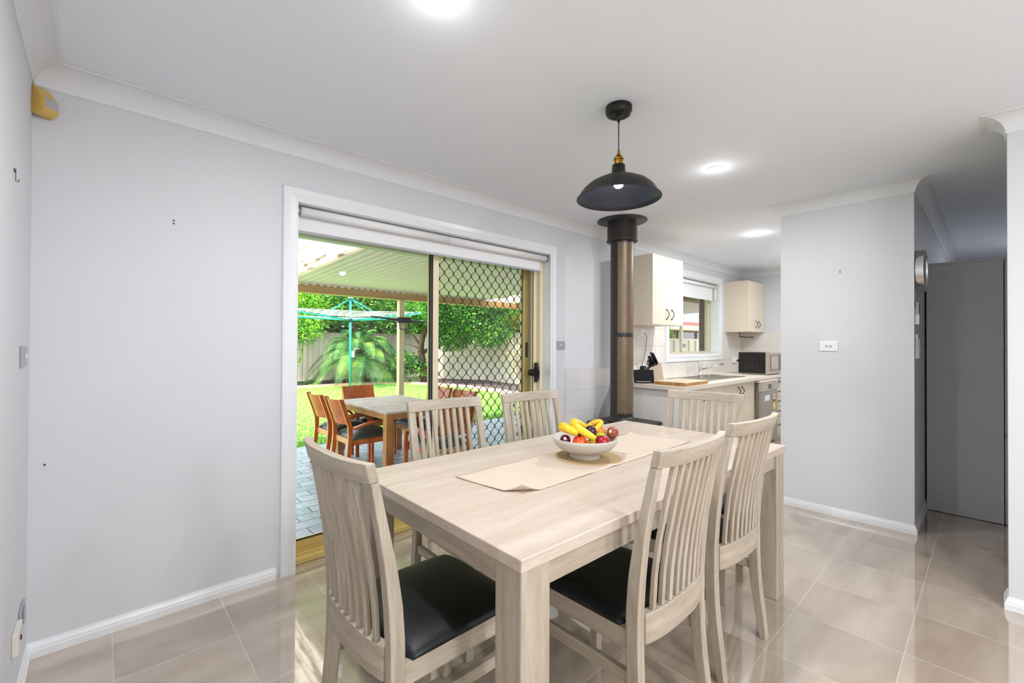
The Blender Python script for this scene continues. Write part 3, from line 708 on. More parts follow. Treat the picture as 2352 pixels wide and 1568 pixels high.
for (x, y) in ((.8,-1.1),(1.7,-1.5),(.8,-2.6),(1.9,-2.7)):
    lamp('unseen_ceiling_fill', 'AREA', (x, y, HC-.02), 16*IN, .12, (.95,.97,1))  # unseen lights behind the camera, added to brighten the room
lamp('unseen_ceiling_fill', 'AREA', (6.2, 1.25, HC-.02), 14, .12, (.96,.98,1))  # added light hidden behind the stub wall, lifts the kitchen
lamp('unseen_kitchen_fill', 'POINT', (6.2, 1.1, 2.0), 5, .10, (.96,.98,1))  # unseen point light, also added to brighten the kitchen
lamp('unseen_hall_fill', 'AREA', (6.6, -.55, HC-.02), 6, .15, (.86,.9,1))  # added light for the dark hallway, no fitting in view
lamp('unseen_hall_point_fill', 'POINT', (7.2, -.7, 1.9), 5, .12, (.86,.9,1))  # second added hallway fill, out of view
lamp('unseen_lounge_fill', 'POINT', (.7, -2.0, 1.75), 52, .18, (.93,.96,1))  # unseen fill behind the camera, added to brighten ceiling and walls

# ------------------------------------------------------------------ wood heater with flue
FX, FY = 3.50, 2.29
st = thing('wood_heater', 'black free standing wood heater with a tall perforated flue reaching the ceiling', 'wood heater', (FX, FY, 0))
# top plate with rolled rim, body, legs, door
def rrect(x0, y0, x1, y1, r, z, n=6):
    out = []
    for (cx, cy, a0) in ((x1-r, y1-r, 0), (x0+r, y1-r, PI/2), (x0+r, y0+r, PI), (x1-r, y0+r, 3*PI/2)):
        for k in range(n+1): a = a0+PI/2*k/n; out.append((cx+r*math.cos(a), cy+r*math.sin(a), z))
    return out
sx0, sx1, sy0, sy1 = 3.295-FX, 3.800-FX, 2.035-FY, 2.545-FY
MB().loft([rrect(sx0+.012, sy0+.012, sx1-.012, sy1-.012, .03, .532), rrect(sx0, sy0, sx1, sy1, .035, .540), rrect(sx0, sy0, sx1, sy1, .035, .556), rrect(sx0+.006, sy0+.006, sx1-.006, sy1-.006, .03, .566), rrect(sx0+.03, sy0+.03, sx1-.03, sy1-.03, .025, .568)], True, True).build('top_plate', DKMETAL, st)
MB().loft([rrect(sx0+.04, sy0+.04, sx1-.04, sy1-.03, .03, .10), rrect(sx0+.04, sy0+.04, sx1-.04, sy1-.03, .03, .5315)]).build('firebox', DKMETAL, st)
MB().box((sx0+.10, sy0+.026, .18), (sx1-.10, sy0+.0395, .47)).build('firebox_door', BLKMETAL, st, .004)
for (lx, ly) in ((sx0+.07, sy0+.07), (sx1-.07, sy0+.07), (sx0+.07, sy1-.07), (sx1-.07, sy1-.07)):
    MB().loft([rrect(lx-.02, ly-.02, lx+.02, ly+.02, .006, 0), rrect(lx-.026, ly-.026, lx+.026, ly+.026, .006, .0998)]).build('leg', DKMETAL, st)
MB().lathe([(0,2.399),(.222,2.399),(.224,2.396),(.222,2.393),(.132,2.393),(.132,2.392),(0,2.392)], 48).build('ceiling_plate', DKMETAL, st)
MB().lathe([(.131,2.3925),(.134,2.225),(.140,2.212),(.138,2.205),(.106,2.205)], 48).build('flue_collar', DKMETAL, st)
MB().lathe([(.103,2.206),(.103,.60)], 48).lathe([(0,.5685),(.118,.5685),(.118,.580),(.108,.590),(.106,.62),(.102,.62),(.1,.60)], 40).build('flue_shield', DKMETAL, st)
# open front of the shield with bright mesh behind slots: inner flue + herringbone guard facing the room
INNER = plain('hot_flue_steel', lin(206,176,140), .35, metal=.3, var=.2, scale=20)
gm = MB(); a_c = math.atan2(-.73, -.20)   # guard turned towards the room
a_c = math.radians(-100)
cols = 18; half = math.radians(68); dz = .0145
for ci in range(cols):
    a0 = a_c-half+2*half*ci/cols; a1 = a_c-half+2*half*(ci+1)/cols; up = 1 if ci % 2 else -1
    for (za, zb) in ((.66, 1.33), (1.38, 2.18)):
        z = za
        while z < zb:
            q = []
            for (a, dzz) in ((a0+.004, -up*.0085), (a1-.004, up*.0085)):
                q.append((.1055*math.cos(a), .1055*math.sin(a), z+dzz)); 
            q2 = [(p_[0], p_[1], p_[2]+.0042) for p_ in q]
            gm.add([q[0], q[1], q2[1], q2[0]], [(0,1,2,3)]); z += dz
gm.build('herringbone_perforation', INNER, st)
# ------------------------------------------------------------------ kitchen cabinets
ZT = .89
WYF = 1.86   # worktop front
HAND = BLKMETAL
def pull(parent, x, y, z0, z1, vertical=True, x1=None):
    mb = MB()
    if vertical:
        n = 10; pts = [(x, y-.026*math.sin(PI*k/n)**.8-.001, z0+(z1-z0)*k/n) for k in range(n+1)]
        mb.tube(pts, .0042, 8)
        for z in (z0, z1): mb.lathe([(0,.0),(.008,0),(.008,.005),(0,.007)], 10, M=Matrix.Translation((x, y, z)) @ Matrix.Rotation(PI/2, 4, 'X'))
    else:
        n = 10; pts = [(x+(x1-x)*k/n, y-.026*math.sin(PI*k/n)**.8-.001, z0) for k in range(n+1)]
        mb.tube(pts, .0042, 8)
        for xx in (x, x1): mb.lathe([(0,.0),(.008,0),(.008,.005),(0,.007)], 10, M=Matrix.Translation((xx, y, z0)) @ Matrix.Rotation(PI/2, 4, 'X'))
    mb.build('handle', HAND, parent)
def wall_cab(loc, w_, d_, h_, lab, doors, handles):
    t_ = thing('wall_cabinet', lab, 'cabinet', loc)
    MB().box((0, .019, 0), (w_, d_, h_)).build('carcass', CABC, t_, .001)
    for (a, b_), hx in zip(doors, handles):
        d_o = MB().box((a+.0015, 0, .001), (b_-.0015, .0185, h_-.001)).build('door', CABC, t_, .0015)
        pull(d_o, hx, 0, .062, .160)
wall_cab((4.052, 2.296, 1.475), .648, .3415, .710, 'cream two-door wall cabinet next to the black flue', [(0, .324), (.324, .648)], [.284, .392])
wall_cab((6.707, 2.318, 1.457), .647, .3195, .725, 'cream two-door wall cabinet in the far kitchen corner above the microwave', [(0, .323), (.323, .647)], [.283, .393])
# base cabinets
def base_cab(x0, x1, lab, mid, endpanel=False):
    t_ = thing('base_cabinet', lab, 'cabinet', (x0, 1.90, 0))
    w_ = x1-x0
    MB().box((0, .019, .10), (w_, .735, .118)).box((0, .019, .1181), (.016, .735, ZT-.0365)).box((w_-.016, .019, .1181), (w_, .735, ZT-.0365)).box((.0161, .72, .1181), (w_-.0161, .735, ZT-.0365)).box((.0161, .019, ZT-.06), (w_-.0161, .036, ZT-.0365)).box((.0, .06, 0), (w_, .70, .0999)).build('carcass', CABC, t_)
    for (a, b_, hx) in ((0, mid, mid-.045), (mid, w_, mid+.062)):
        d_o = MB().box((a+.0015, 0, .105), (b_-.0015, .0185, ZT-.045)).build('door', CABC, t_, .0015)
        pull(d_o, hx, 0, .715, .80)
    return t_
base_cab(3.905, 4.788, 'cream two-door base cabinet nearest the wood heater under the chopping board', .436)
base_cab(4.790, 5.690, 'cream two-door base cabinet under the sink beside the dishwasher', .443)
ep = tag(MB().box((3.885, 1.90, 0), (3.903, 2.6365, ZT-.0365)).build('end_panel', plain('grey_end_panel', lin(226,222,216), .4, var=.02)), 'pale grey end panel closing the kitchen bench behind the wood heater', 'panel')
db = thing('drawer_cabinet', 'cream drawer unit with small black handles right of the dishwasher', 'cabinet', (6.345, 1.90, 0))
MB().box((0, .019, .10), (1.008, .735, ZT-.0365)).box((.0, .06, 0), (1.0, .70, .0998)).build('carcass', CABC, db)
zz = [.105, .31, .43, .545, .655, .77, .843]
zz = [.105, .33, .465, .59, .715, .843]
for k in range(5):
    d_o = MB().box((.002, 0, zz[k]+.002), (.60, .0185, zz[k+1]-.002)).build('drawer', CABC, db, .0015)
    pull(d_o, .15, 0, (zz[k]+zz[k+1])/2+.01, 0, False, .27)
MB().box((.604, 0, .105), (1.006, .0185, .843)).build('door', CABC, db, .0015)
# worktop with sink cut-out
wt = MB(); z0, z1 = ZT-.036, ZT; SX0, SX1, SY0, SY1 = 4.60, 5.72, 2.02, 2.46
wt.box((3.838, WYF, z0), (SX0, 2.6365, z1)); wt.box((SX1, WYF, z0), (7.3535, 2.6365, z1)); wt.box((SX0, WYF, z0), (SX1, SY0, z1)); wt.box((SX0, SY1, z0), (SX1, 2.6365, z1))
tag(wt.build('worktop', WORK), 'long pale speckled kitchen worktop running to the far corner', 'worktop')
sk = thing('kitchen_sink', 'stainless steel sink with drainer set in the worktop below the window', 'sink', (5.16, 2.24, ZT))
m_ = MB()
def ringbox(x0, y0, x1, y1, r, z): return rrect(x0-5.16, y0-2.24, x1-5.16, y1-2.24, r, z)
R1 = [ringbox(SX0-.012, SY0-.012, SX1+.012, SY1+.012, .03, .0008), ringbox(SX0-.010, SY0-.010, SX1+.010, SY1+.010, .03, .004), ringbox(SX0+.004, SY0+.004, SX1-.004, SY1-.004, .03, .003), ringbox(SX0+.010, SY0+.010, SX1-.010, SY1-.010, .03, -.004)]
m_.loft(R1, True, False, True); m_.build('sink_rim', CHROME, sk)
dr = MB().box((-.55, -.21, -.006), (-.05, .21, -.0045))
for k in range(14): dr.box((-.50, -.17+k*.025, -.0045), (-.08, -.163+k*.025, -.0025))
dr.build('drainer', STEEL, sk)
for (a, b_) in ((-.045, .29), (.30, .50)):
    bw = MB(); bw.loft([rrect(a, -.20, b_, .20, .04, -.0045), rrect(a+.01, -.19, b_-.01, .19, .04, -.16), rrect(a+.06, -.12, b_-.06, .12, .03, -.165)], True, False, True)
    bw.build('bowl', STEEL, sk)
MB().box((-.05, -.21, -.0075), (-.045, .21, -.0045)).box((.29, -.2, -.0075), (.30, .2, -.0045)).box((.50, -.21, -.0075), (.55, .21, -.0045)).build('divider', STEEL, sk)
tp = thing('mixer_tap', 'chrome single lever mixer tap behind the kitchen sink', 'tap', (5.58, 2.505, ZT))
MB().lathe([(0,.0005),(.030,.0005),(.030,.008),(.024,.012),(.0235,.16),(.0225,.164),(0,.165)], 24).build('tap_body', CHROME, tp)
MB().tube([(0,0,.065),(.10,-.10,.10),(.215,-.20,.138)], [.0125,.0125,.014], 12).tube([(.215,-.20,.138),(.235,-.216,.134)], .0155, 12).build('spout', CHROME, tp)
MB().tube([(0,0,.166),(.06,.0,.176),(.135,.02,.192)], [.006,.005,.0035], 8).build('lever', CHROME, tp)
# dishwasher
dw = thing('dishwasher', 'stainless steel dishwasher with energy stickers under the worktop', 'dishwasher', (5.715, 1.835, 0))
MB().box((0, .031, .05), (.585, .70, .822)).box((.02,.06,0),(.565,.68,.0499)).build('cabinet_body', plain('dark_grey_steel', lin(120,112,102), .5), dw)
MB().box((0, 0, .10), (.585, .030, .715)).build('door', STEEL, dw, .003)
MB().box((0, -.006, .717), (.585, .030, .82)).build('control_panel', plain('satin_silver_panel', lin(190,182,170), .35, metal=.5), dw, .003)
MB().box((-.004, 0, .823), (.589, .60, .845)).build('lid', plain('pale_silver_lid', lin(214,206,194), .35), dw, .003)
mm = MB()
for k in range(2): mm.lathe([(0,.006),(.009,.005),(.010,0)], 12, M=Matrix.Translation((.10+.05*k, -.006, .765)) @ Matrix.Rotation(PI/2, 4, 'X'))
for k in range(5): mm.box((.40, -.008, .735+.014*k), (.407, -.0062, .740+.014*k))
mm.box((.45, -.008, .775), (.53, -.0062, .783)); mm.build('control_button', CHROME, dw)
MB().box((.235, -.008, .742), (.335, -.0062, .795)).build('display', plain('dark_display', lin(70,58,44), .2), dw)
st_ = MB().box((.12, -.002, .60), (.29, -.0004, .665)); st_.build('paper_label', WHITEPL, dw)
for (za, zb, c_, nm) in ((.60,.672,(235,225,215),'sticker'),(.565,.60,(110,86,66),'sticker'),(.47,.565,(244,188,30),'sticker'),(.455,.47,(70,140,70),'sticker'),(.40,.455,(226,230,232),'sticker'),(.365,.40,(110,104,100),'sticker'),(.33,.365,(90,150,190),'sticker')):
    if za == .60: mb = MB().add([(.43+.05*math.cos(a), -.002, .60) if False else (.455+.045*math.cos(a), -.002, .60+.075*math.sin(a)) for a in [PI*k/12 for k in range(13)]], [tuple(range(13))])
    else: mb = MB().box((.41, -.002, za), (.50, -.0004, zb))
    mb.build(nm, plain('sticker_%d_%d' % (int(za*1000), c_[0]), lin(*c_), .4, var=0), dw)
MB().box((.44,-.003,.615),(.47,-.0021,.65)).build('sticker_print', plain('red_ink', lin(220,80,60), .4), dw)
MB().box((.430,-.003,.50),(.475,-.0021,.54)).build('sticker_print', plain('ivory_ink', lin(240,232,214), .4), dw)
MB().box((.43,-.003,.415),(.475,-.0021,.445)).build('sticker_print', plain('blue_ink', lin(60,130,180), .4), dw)
# microwave
mw = thing('microwave', 'black sided microwave oven with silver front on the worktop', 'microwave', (6.18, 1.915, ZT))
MB().box((0, .02, .014), (.50, .345, .285)).build('casing', plain('black_painted_steel', (.016,.014,.012,1), .25, var=.15, spec=.3), mw, .004)
MB().box((-.002, -.03, .014), (.505, .0195, .290)).build('front_panel', plain('silver_front', lin(186,176,162), .3, metal=.5), mw, .003)
MB().box((.012, -.034, .05), (.36, -.0305, .262)).build('door_glass', plain('smoked_glass', lin(96,86,74), .08, coat=.5), mw, .002)
MB().box((.05, -.0352, .075), (.30, -.0342, .235)).build('door_window', plain('pale_oven_window', lin(170,160,146), .15), mw)
MB().box((.375, -.034, .05), (.49, -.0305, .262)).build('control_panel', plain('dark_keypad', lin(80,72,64), .2), mw)
vt = MB()
for k in range(4): vt.box((-.001, .245-.045*k, .055), (.0005, .27-.045*k, .125))
vt.build('air_vent', BLACKRUB, mw)
MB().box((.0, -.01, .009), (.5, .33, .0138)).build('bottom_trim', plain('pale_base_plate', lin(200,194,180), .4), mw)
for (fx_, fy_) in ((.04,.02),(.45,.02),(.04,.30),(.45,.30)): MB().lathe([(0,.0005),(.012,.0005),(.012,.0088),(0,.0088)], 12, (fx_, fy_, 0)).build('foot', BLACKRUB, mw)
# splashback tiles
sp = MB(); ty = YW-.006
sp.box((3.84, ty, ZT+.0005), (WX0-.079, YW-.0003, 1.473)); sp.box((WX0-.079, ty, ZT+.0005), (WX1+.079, YW-.0003, WZ0-.079)); sp.box((WX1+.079, ty, ZT+.0005), (7.349, YW-.0003, 1.455))
struct('wall_splashback', sp, WT, label='glossy off-white square splashback tiles behind the kitchen bench', cat='tiles')
struct('wall_splashback_end', MB().box((XK-.006, 1.0, ZT+.0005), (XK-.0003, ty-.0005, 1.455)), WT2, label='off-white tiles on the kitchen end wall beside the microwave', cat='tiles')
struct('wall_dado', MB().box((3.112, ty, 0), (3.838, YW-.0003, 1.042)).box((3.106, ty-.001, 0), (3.1118, YW-.0003, 1.045)), WT3, label='white square dado tiles behind the wood heater', cat='tiles')
# things on the bench
cb = thing('chopping_board', 'thick square edged bamboo chopping board on the worktop corner', 'chopping board', (4.16, 2.05, ZT+.0005), math.radians(0))
BAM = wood('bamboo_end', 0, lin(150,104,54), lin(190,142,84), lin(110,70,30), .45, 1.5, .3)
BAMT = wood('bamboo_top', 0, lin(212,190,158), lin(226,206,178), lin(190,160,120), .45, 1.0, .2)
MB().loft([rrect(-.235,-.165,.235,.165,.012,0), rrect(-.235,-.165,.235,.165,.012,.0295)]).build('board', BAM, cb)
MB().loft([rrect(-.235,-.165,.235,.165,.012,.0297), rrect(-.232,-.162,.232,.162,.012,.0325)]).build('top_face', BAMT, cb)
kb_ = thing('knife_block', 'pale sided knife block full of black handled knives beside the flue', 'knife block', (4.205, 2.34, ZT+.0005), math.radians(-38))
side = [(-.06,0),(.062,0),(.030,.200),(-.02,.168),(-.095,.140)]
def slab(a, b_, m, nm, poly=side):
    MB().loft([[(x, a, z) for (x, z) in poly], [(x, b_, z) for (x, z) in poly]]).build(nm, m, kb_, .002)
slab(-.055, -.047, plain('pale_block_side', lin(200,184,162), .45), 'side_panel'); slab(.047, .055, plain('pale_block_side_b', lin(200,184,162), .45), 'side_panel')
slab(-.0465, .0465, BLKMETAL, 'block_core', [(-.055,.002),(.057,.002),(.026,.192),(-.02,.160),(-.090,.133)])
dirv = Vector((-.42,0,.9)).normalized()
random.seed(2)
for k, (px_, py_, ln) in enumerate(((.012,-.03,.115),(.012,0,.12),(.012,.03,.125),(-.022,-.03,.10),(-.022,.0,.105),(-.022,.03,.10),(-.052,-.02,.08))):
    s0 = Vector((px_-.004, py_, .172+.52*px_)); ln *= 1.1; e0 = s0+dirv*ln
    kn = tag(None or MB().tube([s0+dirv*.012, s0+dirv*(ln*.5), e0], [.0085,.0095,.0085], 8).build('knife', BLKMETAL, None), 'black handled knife standing in the block, one of seven', 'knife', 'knives in the knife block')
    kn.matrix_world = Matrix.Translation(kb_.location) @ Matrix.Rotation(math.radians(-38), 4, 'Z')
    MB().tube([s0, s0+dirv*.0118], .009, 8).build('bolster', CHROME, kn)
    MB().tube([e0+dirv*.0002, e0+dirv*.003], .008, 8).build('end_cap', CHROME, kn)
sc_ = MB(); 
for s in (-1, 1):
    cx_ = s*.022; pts = [(-.078+.0, cx_+.020*math.cos(a), .185+.026*math.sin(a)) for a in [2*PI*k/20 for k in range(21)]]
    sc_.tube(pts, .0045, 8)
sc_.tube([(-.076, .008, .165),(-.062, 0, .137)], .008, 8).tube([(-.076, -.008, .165),(-.062, 0, .137)], .008, 8)
so = tag(sc_.build('kitchen_scissors', BLKMETAL, None), 'black looped kitchen scissors at the front of the knife block', 'scissors')
so.matrix_world = Matrix.Translation(kb_.location+Vector((0,0,.005))) @ Matrix.Rotation(math.radians(-38), 4, 'Z')
# kitchen tablet style sign on the bench corner
ts = thing('tablet_stand', 'black tablet like panel leaning on a stand at the bench end', 'tablet', (3.915, 2.305, ZT+.0005), math.radians(-42))
TS = Matrix.Rotation(math.radians(-14), 4, 'X')
MB().loft([rrect(-.10,-.004,.10,.004,.0035,.002), rrect(-.10,-.004,.10,.004,.0035,.135)], M=TS).build('screen_panel', plain('matt_black', (.006,.006,.006,1), .6, spec=.2), ts)
pr_ = MB()
for k in range(13):
    for j in range(2):
        pr_.box((-.075+.011*k, -.0052, .013+.006*j), (-.069+.011*k, -.0042, .0155+.006*j), M=TS)
pr_.build('dotted_print', WHITEPL, ts)
MB().loft([[(-.03,.02,.0),(.03,.02,0),(.03,.026,0),(-.03,.026,0)],[(-.03,.036,.09),(.03,.036,.09),(.03,.04,.09),(-.03,.04,.09)]]).box((-.03,.006,0),(.03,.06,.004)).build('rear_stand', BLKMETAL, ts)

# wall plates -------------------------------------------------------------
def plate(name, loc, nrm, w_, h_, m, lab, cat, holes=0, rock=0, rockmat=None, th=.009):
    """plate fixed to a wall; nrm in '-y','-x','+x'"""
    rz = {'-y': 0, '-x': -PI/2, '+x': PI/2}[nrm]
    t_ = thing(name, lab, cat, loc, rz)
    MB().box((-w_/2, -th, -h_/2), (w_/2, -.0003, h_/2)).build('plate', m, t_, .0025)
    for k in range(rock):
        x = (k-(rock-1)/2)*.026
        MB().box((x-.008, -th-.004, -.007), (x+.008, -th-.0002, .007)).build('rocker', rockmat or m, t_, .0015)
    return t_
plate('light_switch', (3.047, YW, 1.262), '-y', .118, .074, GREYPL, 'grey light switch plate between the door frame and the dado tiles', 'light switch', rock=1, rockmat=WHITEPL)
plate('light_switch', (XA, .832, 1.266), '-x', .118, .074, WHITEPL, 'white two-gang light switch on the short wall right of the kitchen', 'light switch', rock=2, rockmat=plain('grey_rocker', lin(170,172,172), .4))
plate('light_switch', (XL, 2.385, 1.220), '+x', .118, .074, GREYPL, 'grey switch plate on the left wall at mid height', 'light switch', rock=1, rockmat=WHITEPL)
po = plate('power_outlet', (XL, 2.44, .262), '+x', .118, .074, GREYPL, 'grey power outlet low on the left wall near the corner', 'power outlet', th=.008)
MB().box((-.03,-.013,-.022),(.02,-.0085,.026)).build('switch_surround', GREYPL, po, .003)
ao = plate('aerial_outlet', (XL, 2.265, .262), '+x', .118, .074, plain('ivory_plastic', lin(214,208,198), .4), 'ivory cable outlet low on the left wall nearer the camera', 'cable outlet', th=.016)
MB().lathe([(0,.003),(.008,.003),(.009,0)], 14, M=Matrix.Translation((0,-.016,0)) @ Matrix.Rotation(PI/2, 4, 'X')).build('socket', BLACKRUB, ao)
k1 = plate('power_outlet', (4.44, ty, 1.405), '-y', .118, .074, WHITEPL, 'white outlet on the splashback just under the wall cabinet', 'power outlet')
k2 = plate('power_outlet', (4.40, ty, 1.035), '-y', .118, .074, WHITEPL, 'white outlet on the splashback behind the tablet stand', 'power outlet', rock=2)
k3 = plate('power_outlet', (7.02, ty, 1.045), '-y', .15, .080, WHITEPL, 'white double outlet on the splashback left of the microwave', 'power outlet', rock=3, th=.03)
tag(MB().tube([(4.45, ty-.010, 1.40),(4.47, ty-.03, 1.36),(4.475, ty-.02, 1.28),(4.455, ty-.02, 1.20),(4.42, ty-.025, 1.12),(4.38, ty-.03, 1.06),(4.375, ty-.035, 1.03)], .0028, 8).build('charging_cable', BLACKRUB), 'thin dark cable hanging from the upper outlet to the black charger', 'cable')
tag(MB().box((4.36, ty-.055, .975), (4.425, ty-.0142, 1.035)).build('plug_charger', BLKMETAL, None, .004), 'black plug-in charger on the outlet behind the tablet stand', 'charger')
pgt = thing('power_plug', 'black plug and lead running from the double outlet to the microwave', 'plug', (7.06, ty-.0345, 1.035))
MB().lathe([(0,0),(.016,0),(.018,.012),(.010,.03),(.006,.04),(0,.04)], 14, M=Matrix.Rotation(PI/2, 4, 'X')).build('plug_body', BLACKRUB, pgt)
MB().tube([(0,-.04,0),(-.02,-.12,-.01),(-.08,-.22,-.03),(-.20,-.33,-.06),(-.28,-.325,-.10)], .004, 8).build('lead', BLACKRUB, pgt)
ph = thing('towel_holder', 'dark paper towel holder arm under the far wall cabinet', 'towel holder', (6.74, 2.45, 1.4565))
MB().tube([(0,0,0),(0,0,-.07)], .006, 8).tube([(0,0,-.07),(.20,-.10,-.075)], .008, 10).lathe([(0,-.012),(.014,-.010),(.014,.010),(0,.012)], 12, (.20,-.10,-.075)).build('holder_arm', plain('gunmetal', lin(70,64,58), .4, metal=.5), ph)

# hooks and screws --------------------------------------------------------
WIRE = plain('dull_steel_wire', lin(90,88,84), .4, metal=.8)
hk = MB().tube([(XL+.001, 2.128, 1.826),(XL+.004, 2.128, 1.826),(XL+.004, 2.128, 1.80),(XL+.004, 2.128, 1.788),(XL+.008, 2.128, 1.785),(XL+.012, 2.128, 1.795)], .0012, 6)
hk.box((XL+.0002, 2.118, 1.817), (XL+.003, 2.138, 1.827))
tag(hk.build('picture_hook', WIRE), 'bent wire picture hook high on the left wall', 'hook')
def screw(x, y, z, nrm, lab, n=2, name='wall_screw', rs=1.0):
    mb = MB(); R = Matrix.Rotation(PI/2, 4, 'X') if nrm == '-y' else Matrix.Rotation(-PI/2, 4, 'Y')
    for k in range(n): mb.lathe([(0,.004*rs),(.0035*rs,.003*rs),(.004*rs,.0002),(0,.0002)], 10, M=Matrix.Translation((x, y, z-.014*k)) @ R)
    tag(mb.build(name, WIRE), lab, 'wall fixing')
screw(.259, YW, 1.850, '-y', 'pair of small screws in the garden wall at picture height', 2)
screw(.262, YW, 1.500, '-y', 'pair of tiny dark holes in the garden wall below the screws', 2, rs=.4)
screw(-.155, YW, .77, '-y', 'tiny dark nail mark low in the left corner', 1)
screw(XA, .762, 1.830, '-x', 'pair of small screws on the short wall above the white switch', 2)
# motion sensor in the corner
ms = thing('motion_sensor', 'yellowed alarm motion sensor in the upper left wall corner', 'alarm sensor', (XL, YW, 2.24), math.radians(45))
YEL = two_tone('yellowed_plastic', lin(196,168,104), lin(216,178,84), 8, .3, .7, .45)
body = [[(-.030,-.036,-.062+.0),(.030,-.036,-.062),(.040,-.045,.03),(.034,-.040,.062),(-.034,-.040,.062),(-.040,-.045,.03)]]
rg = []
for (y, sx_, z0, z1) in ((-.026,.030,-.050,.058),(-.034,.032,-.056,.062),(-.052,.031,-.056,.040),(-.066,.030,-.050,.022),(-.080,.026,-.040,.008),(-.084,.020,-.030,-.004)):
    rg.append([(-sx_, y, z0), (sx_, y, z0), (sx_*1.05, y, (z0+z1)/2), (sx_, y, z1), (-sx_, y, z1), (-sx_*1.05, y, (z0+z1)/2)])
MB().loft(rg, True, True, False).build('sensor_body', YEL, ms, .004)
MB().loft([[(-.024,-.079,-.030),(.024,-.079,-.030),(.026,-.0745,.012),(-.026,-.0745,.012)],[(-.022,-.089,-.030),(.022,-.089,-.030),(.024,-.084,.008),(-.024,-.084,.008)]]).build('sensor_lens', plain('sensor_grey_lens', lin(170,172,176), .4), ms, .003)
MB().box((-.026,-.0255,-.05),(.026,-.018,.06)).build('mount_plate', plain('sensor_grey_mount', lin(190,192,190), .5), ms, .003)

# ------------------------------------------------------------------ hallway
sc2 = thing('storage_cabinet', 'tall flat grey storage cabinet standing in the hallway', 'cabinet', (4.728, .342, 0))
MB().box((0, -.408, .004), (.80, -.004, 1.890)).build('carcass', GREYLAM, sc2, .001)
MB().box((-.004, -.410, 1.8905), (.80, -.002, 1.910)).build('top_board', GREYLAM, sc2, .001)
for (a, b_) in ((.006, .636), (.640, 1.270), (1.274, 1.905)):
    MB().box((-.001, -.432, a), (.399, -.413, b_)).build('door', GREYLAM, sc2, .0015)
    MB().box((.402, -.432, a), (.80, -.413, b_)).build('door', GREYLAM, sc2, .0015)
ck = thing('wall_clock', 'round chrome rimmed wall clock seen edge on beside the hallway', 'clock', (4.215, .3497, 1.795))
RX = Matrix.Rotation(PI/2, 4, 'X')
MB().lathe([(0,.001),(.142,.001),(.145,.003),(.145,.044),(.142,.048),(.134,.047),(.133,.038)], 96, smooth=False, M=RX).build('chrome_rim', CHROME, ck)
MB().lathe([(0,.030),(.1325,.030)], 48, smooth=False, M=RX).build('clock_face', plain('clock_face_grey', lin(150,152,156), .4), ck)
MB().box((-.002,-.035,0),(.002,-.032,.09)).box((0,-.035,-.002),(.065,-.032,.002)).build('clock_hand', BLACKRUB, ck)
rm = thing('remote_control', 'pale remote control sitting in a holder on the hallway wall below the clock', 'remote control', (4.10, .3497, 1.493))
MB().box((-.030,-.022,-.075),(.030,-.0003,-.008)).box((-.030,-.004,-.008),(.030,-.0003,.04)).build('holder', WHITEPL, rm, .003)
MB().box((-.024,-.020,-.0075),(.024,-.0045,.075)).build('handset', plain('pale_handset', lin(196,196,190), .4), rm, .003)
bt = MB()
for k in range(4): bt.box((-.012,-.0225,.005+.016*k),(.012,-.0202,.013+.016*k))
bt.build('button', BLACKRUB, rm)
ac = thing('wall_controller', 'pale wall controller with flip cover on the hallway wall under the remote control', 'wall controller', (4.10, .3497, 1.268))
MB().box((-.035,-.018,-.085),(.035,-.0003,.085)).build('controller_body', plain('pale_controller', lin(186,186,180), .4), ac, .003)
MB().box((-.030,-.024,-.080),(.030,-.0182,.050)).build('flip_cover', plain('pale_cover', lin(200,200,194), .4), ac, .003)
MB().box((-.010,-.030,.0),(.006,-.0242,.02)).build('button', GREYPL, ac, .002)
# ------------------------------------------------------------------ outdoors: ground
ZG = -.2
struct('patio_slab', MB().box((-6, 2.6, ZG-.12), (12.0, 6.62, ZG)), PAVER, label='grey stamped slate patterned concrete patio', cat='patio')
struct('floor_threshold', MB().box((DX0-.05, 2.7001, ZG+.0005), (DX1+.05, 2.98, -.003)), plain('sill_concrete', lin(200,190,170), .6), label=None)
edge_pts = [(-8,15.2),(1,15.3),(4.7,15.2),(7.0,15.1),(8.0,14.3),(8.65,13.1),(8.88,11.6),(8.75,9.9),(8.62,8.7),(8.7,6.62)]
def smooth(pts, n=6):
    P_ = [Vector(p) for p in pts]; out = []
    for i in range(len(P_)-1):
        p0, p1, p2, p3 = P_[max(i-1,0)], P_[i], P_[i+1], P_[min(i+2, len(P_)-1)]
        for k in range(n):
            t_ = k/n; out.append(.5*((2*p1)+(-p0+p2)*t_+(2*p0-5*p1+4*p2-p3)*t_*t_+(-p0+3*p1-3*p2+p3)*t_**3))
    out.append(P_[-1]); return out
ep_ = smooth(edge_pts)
lawn = MB(); ring = [(-8, 6.62, ZG-.01)]+[(p.x, p.y, ZG-.01) for p in ep_]
lawn.add([(x, y, ZG-.12) for (x, y, z) in ring]+ring, [tuple(range(len(ring), 2*len(ring)))[::-1]])
struct('lawn_ground', lawn, GRASS, label='sunlit green lawn beyond the patio', cat='lawn')
random.seed(11)
gb = MB()
def inside(x, y):
    n = len(ring); c_ = False; j = n-1
    for i in range(n):
        xi, yi = ring[i][0], ring[i][1]; xj, yj = ring[j][0], ring[j][1]
        if (yi > y) != (yj > y) and x < (xj-xi)*(y-yi)/(yj-yi)+xi: c_ = not c_
        j = i
    return c_
vs, fs = [], []
cnt = 0
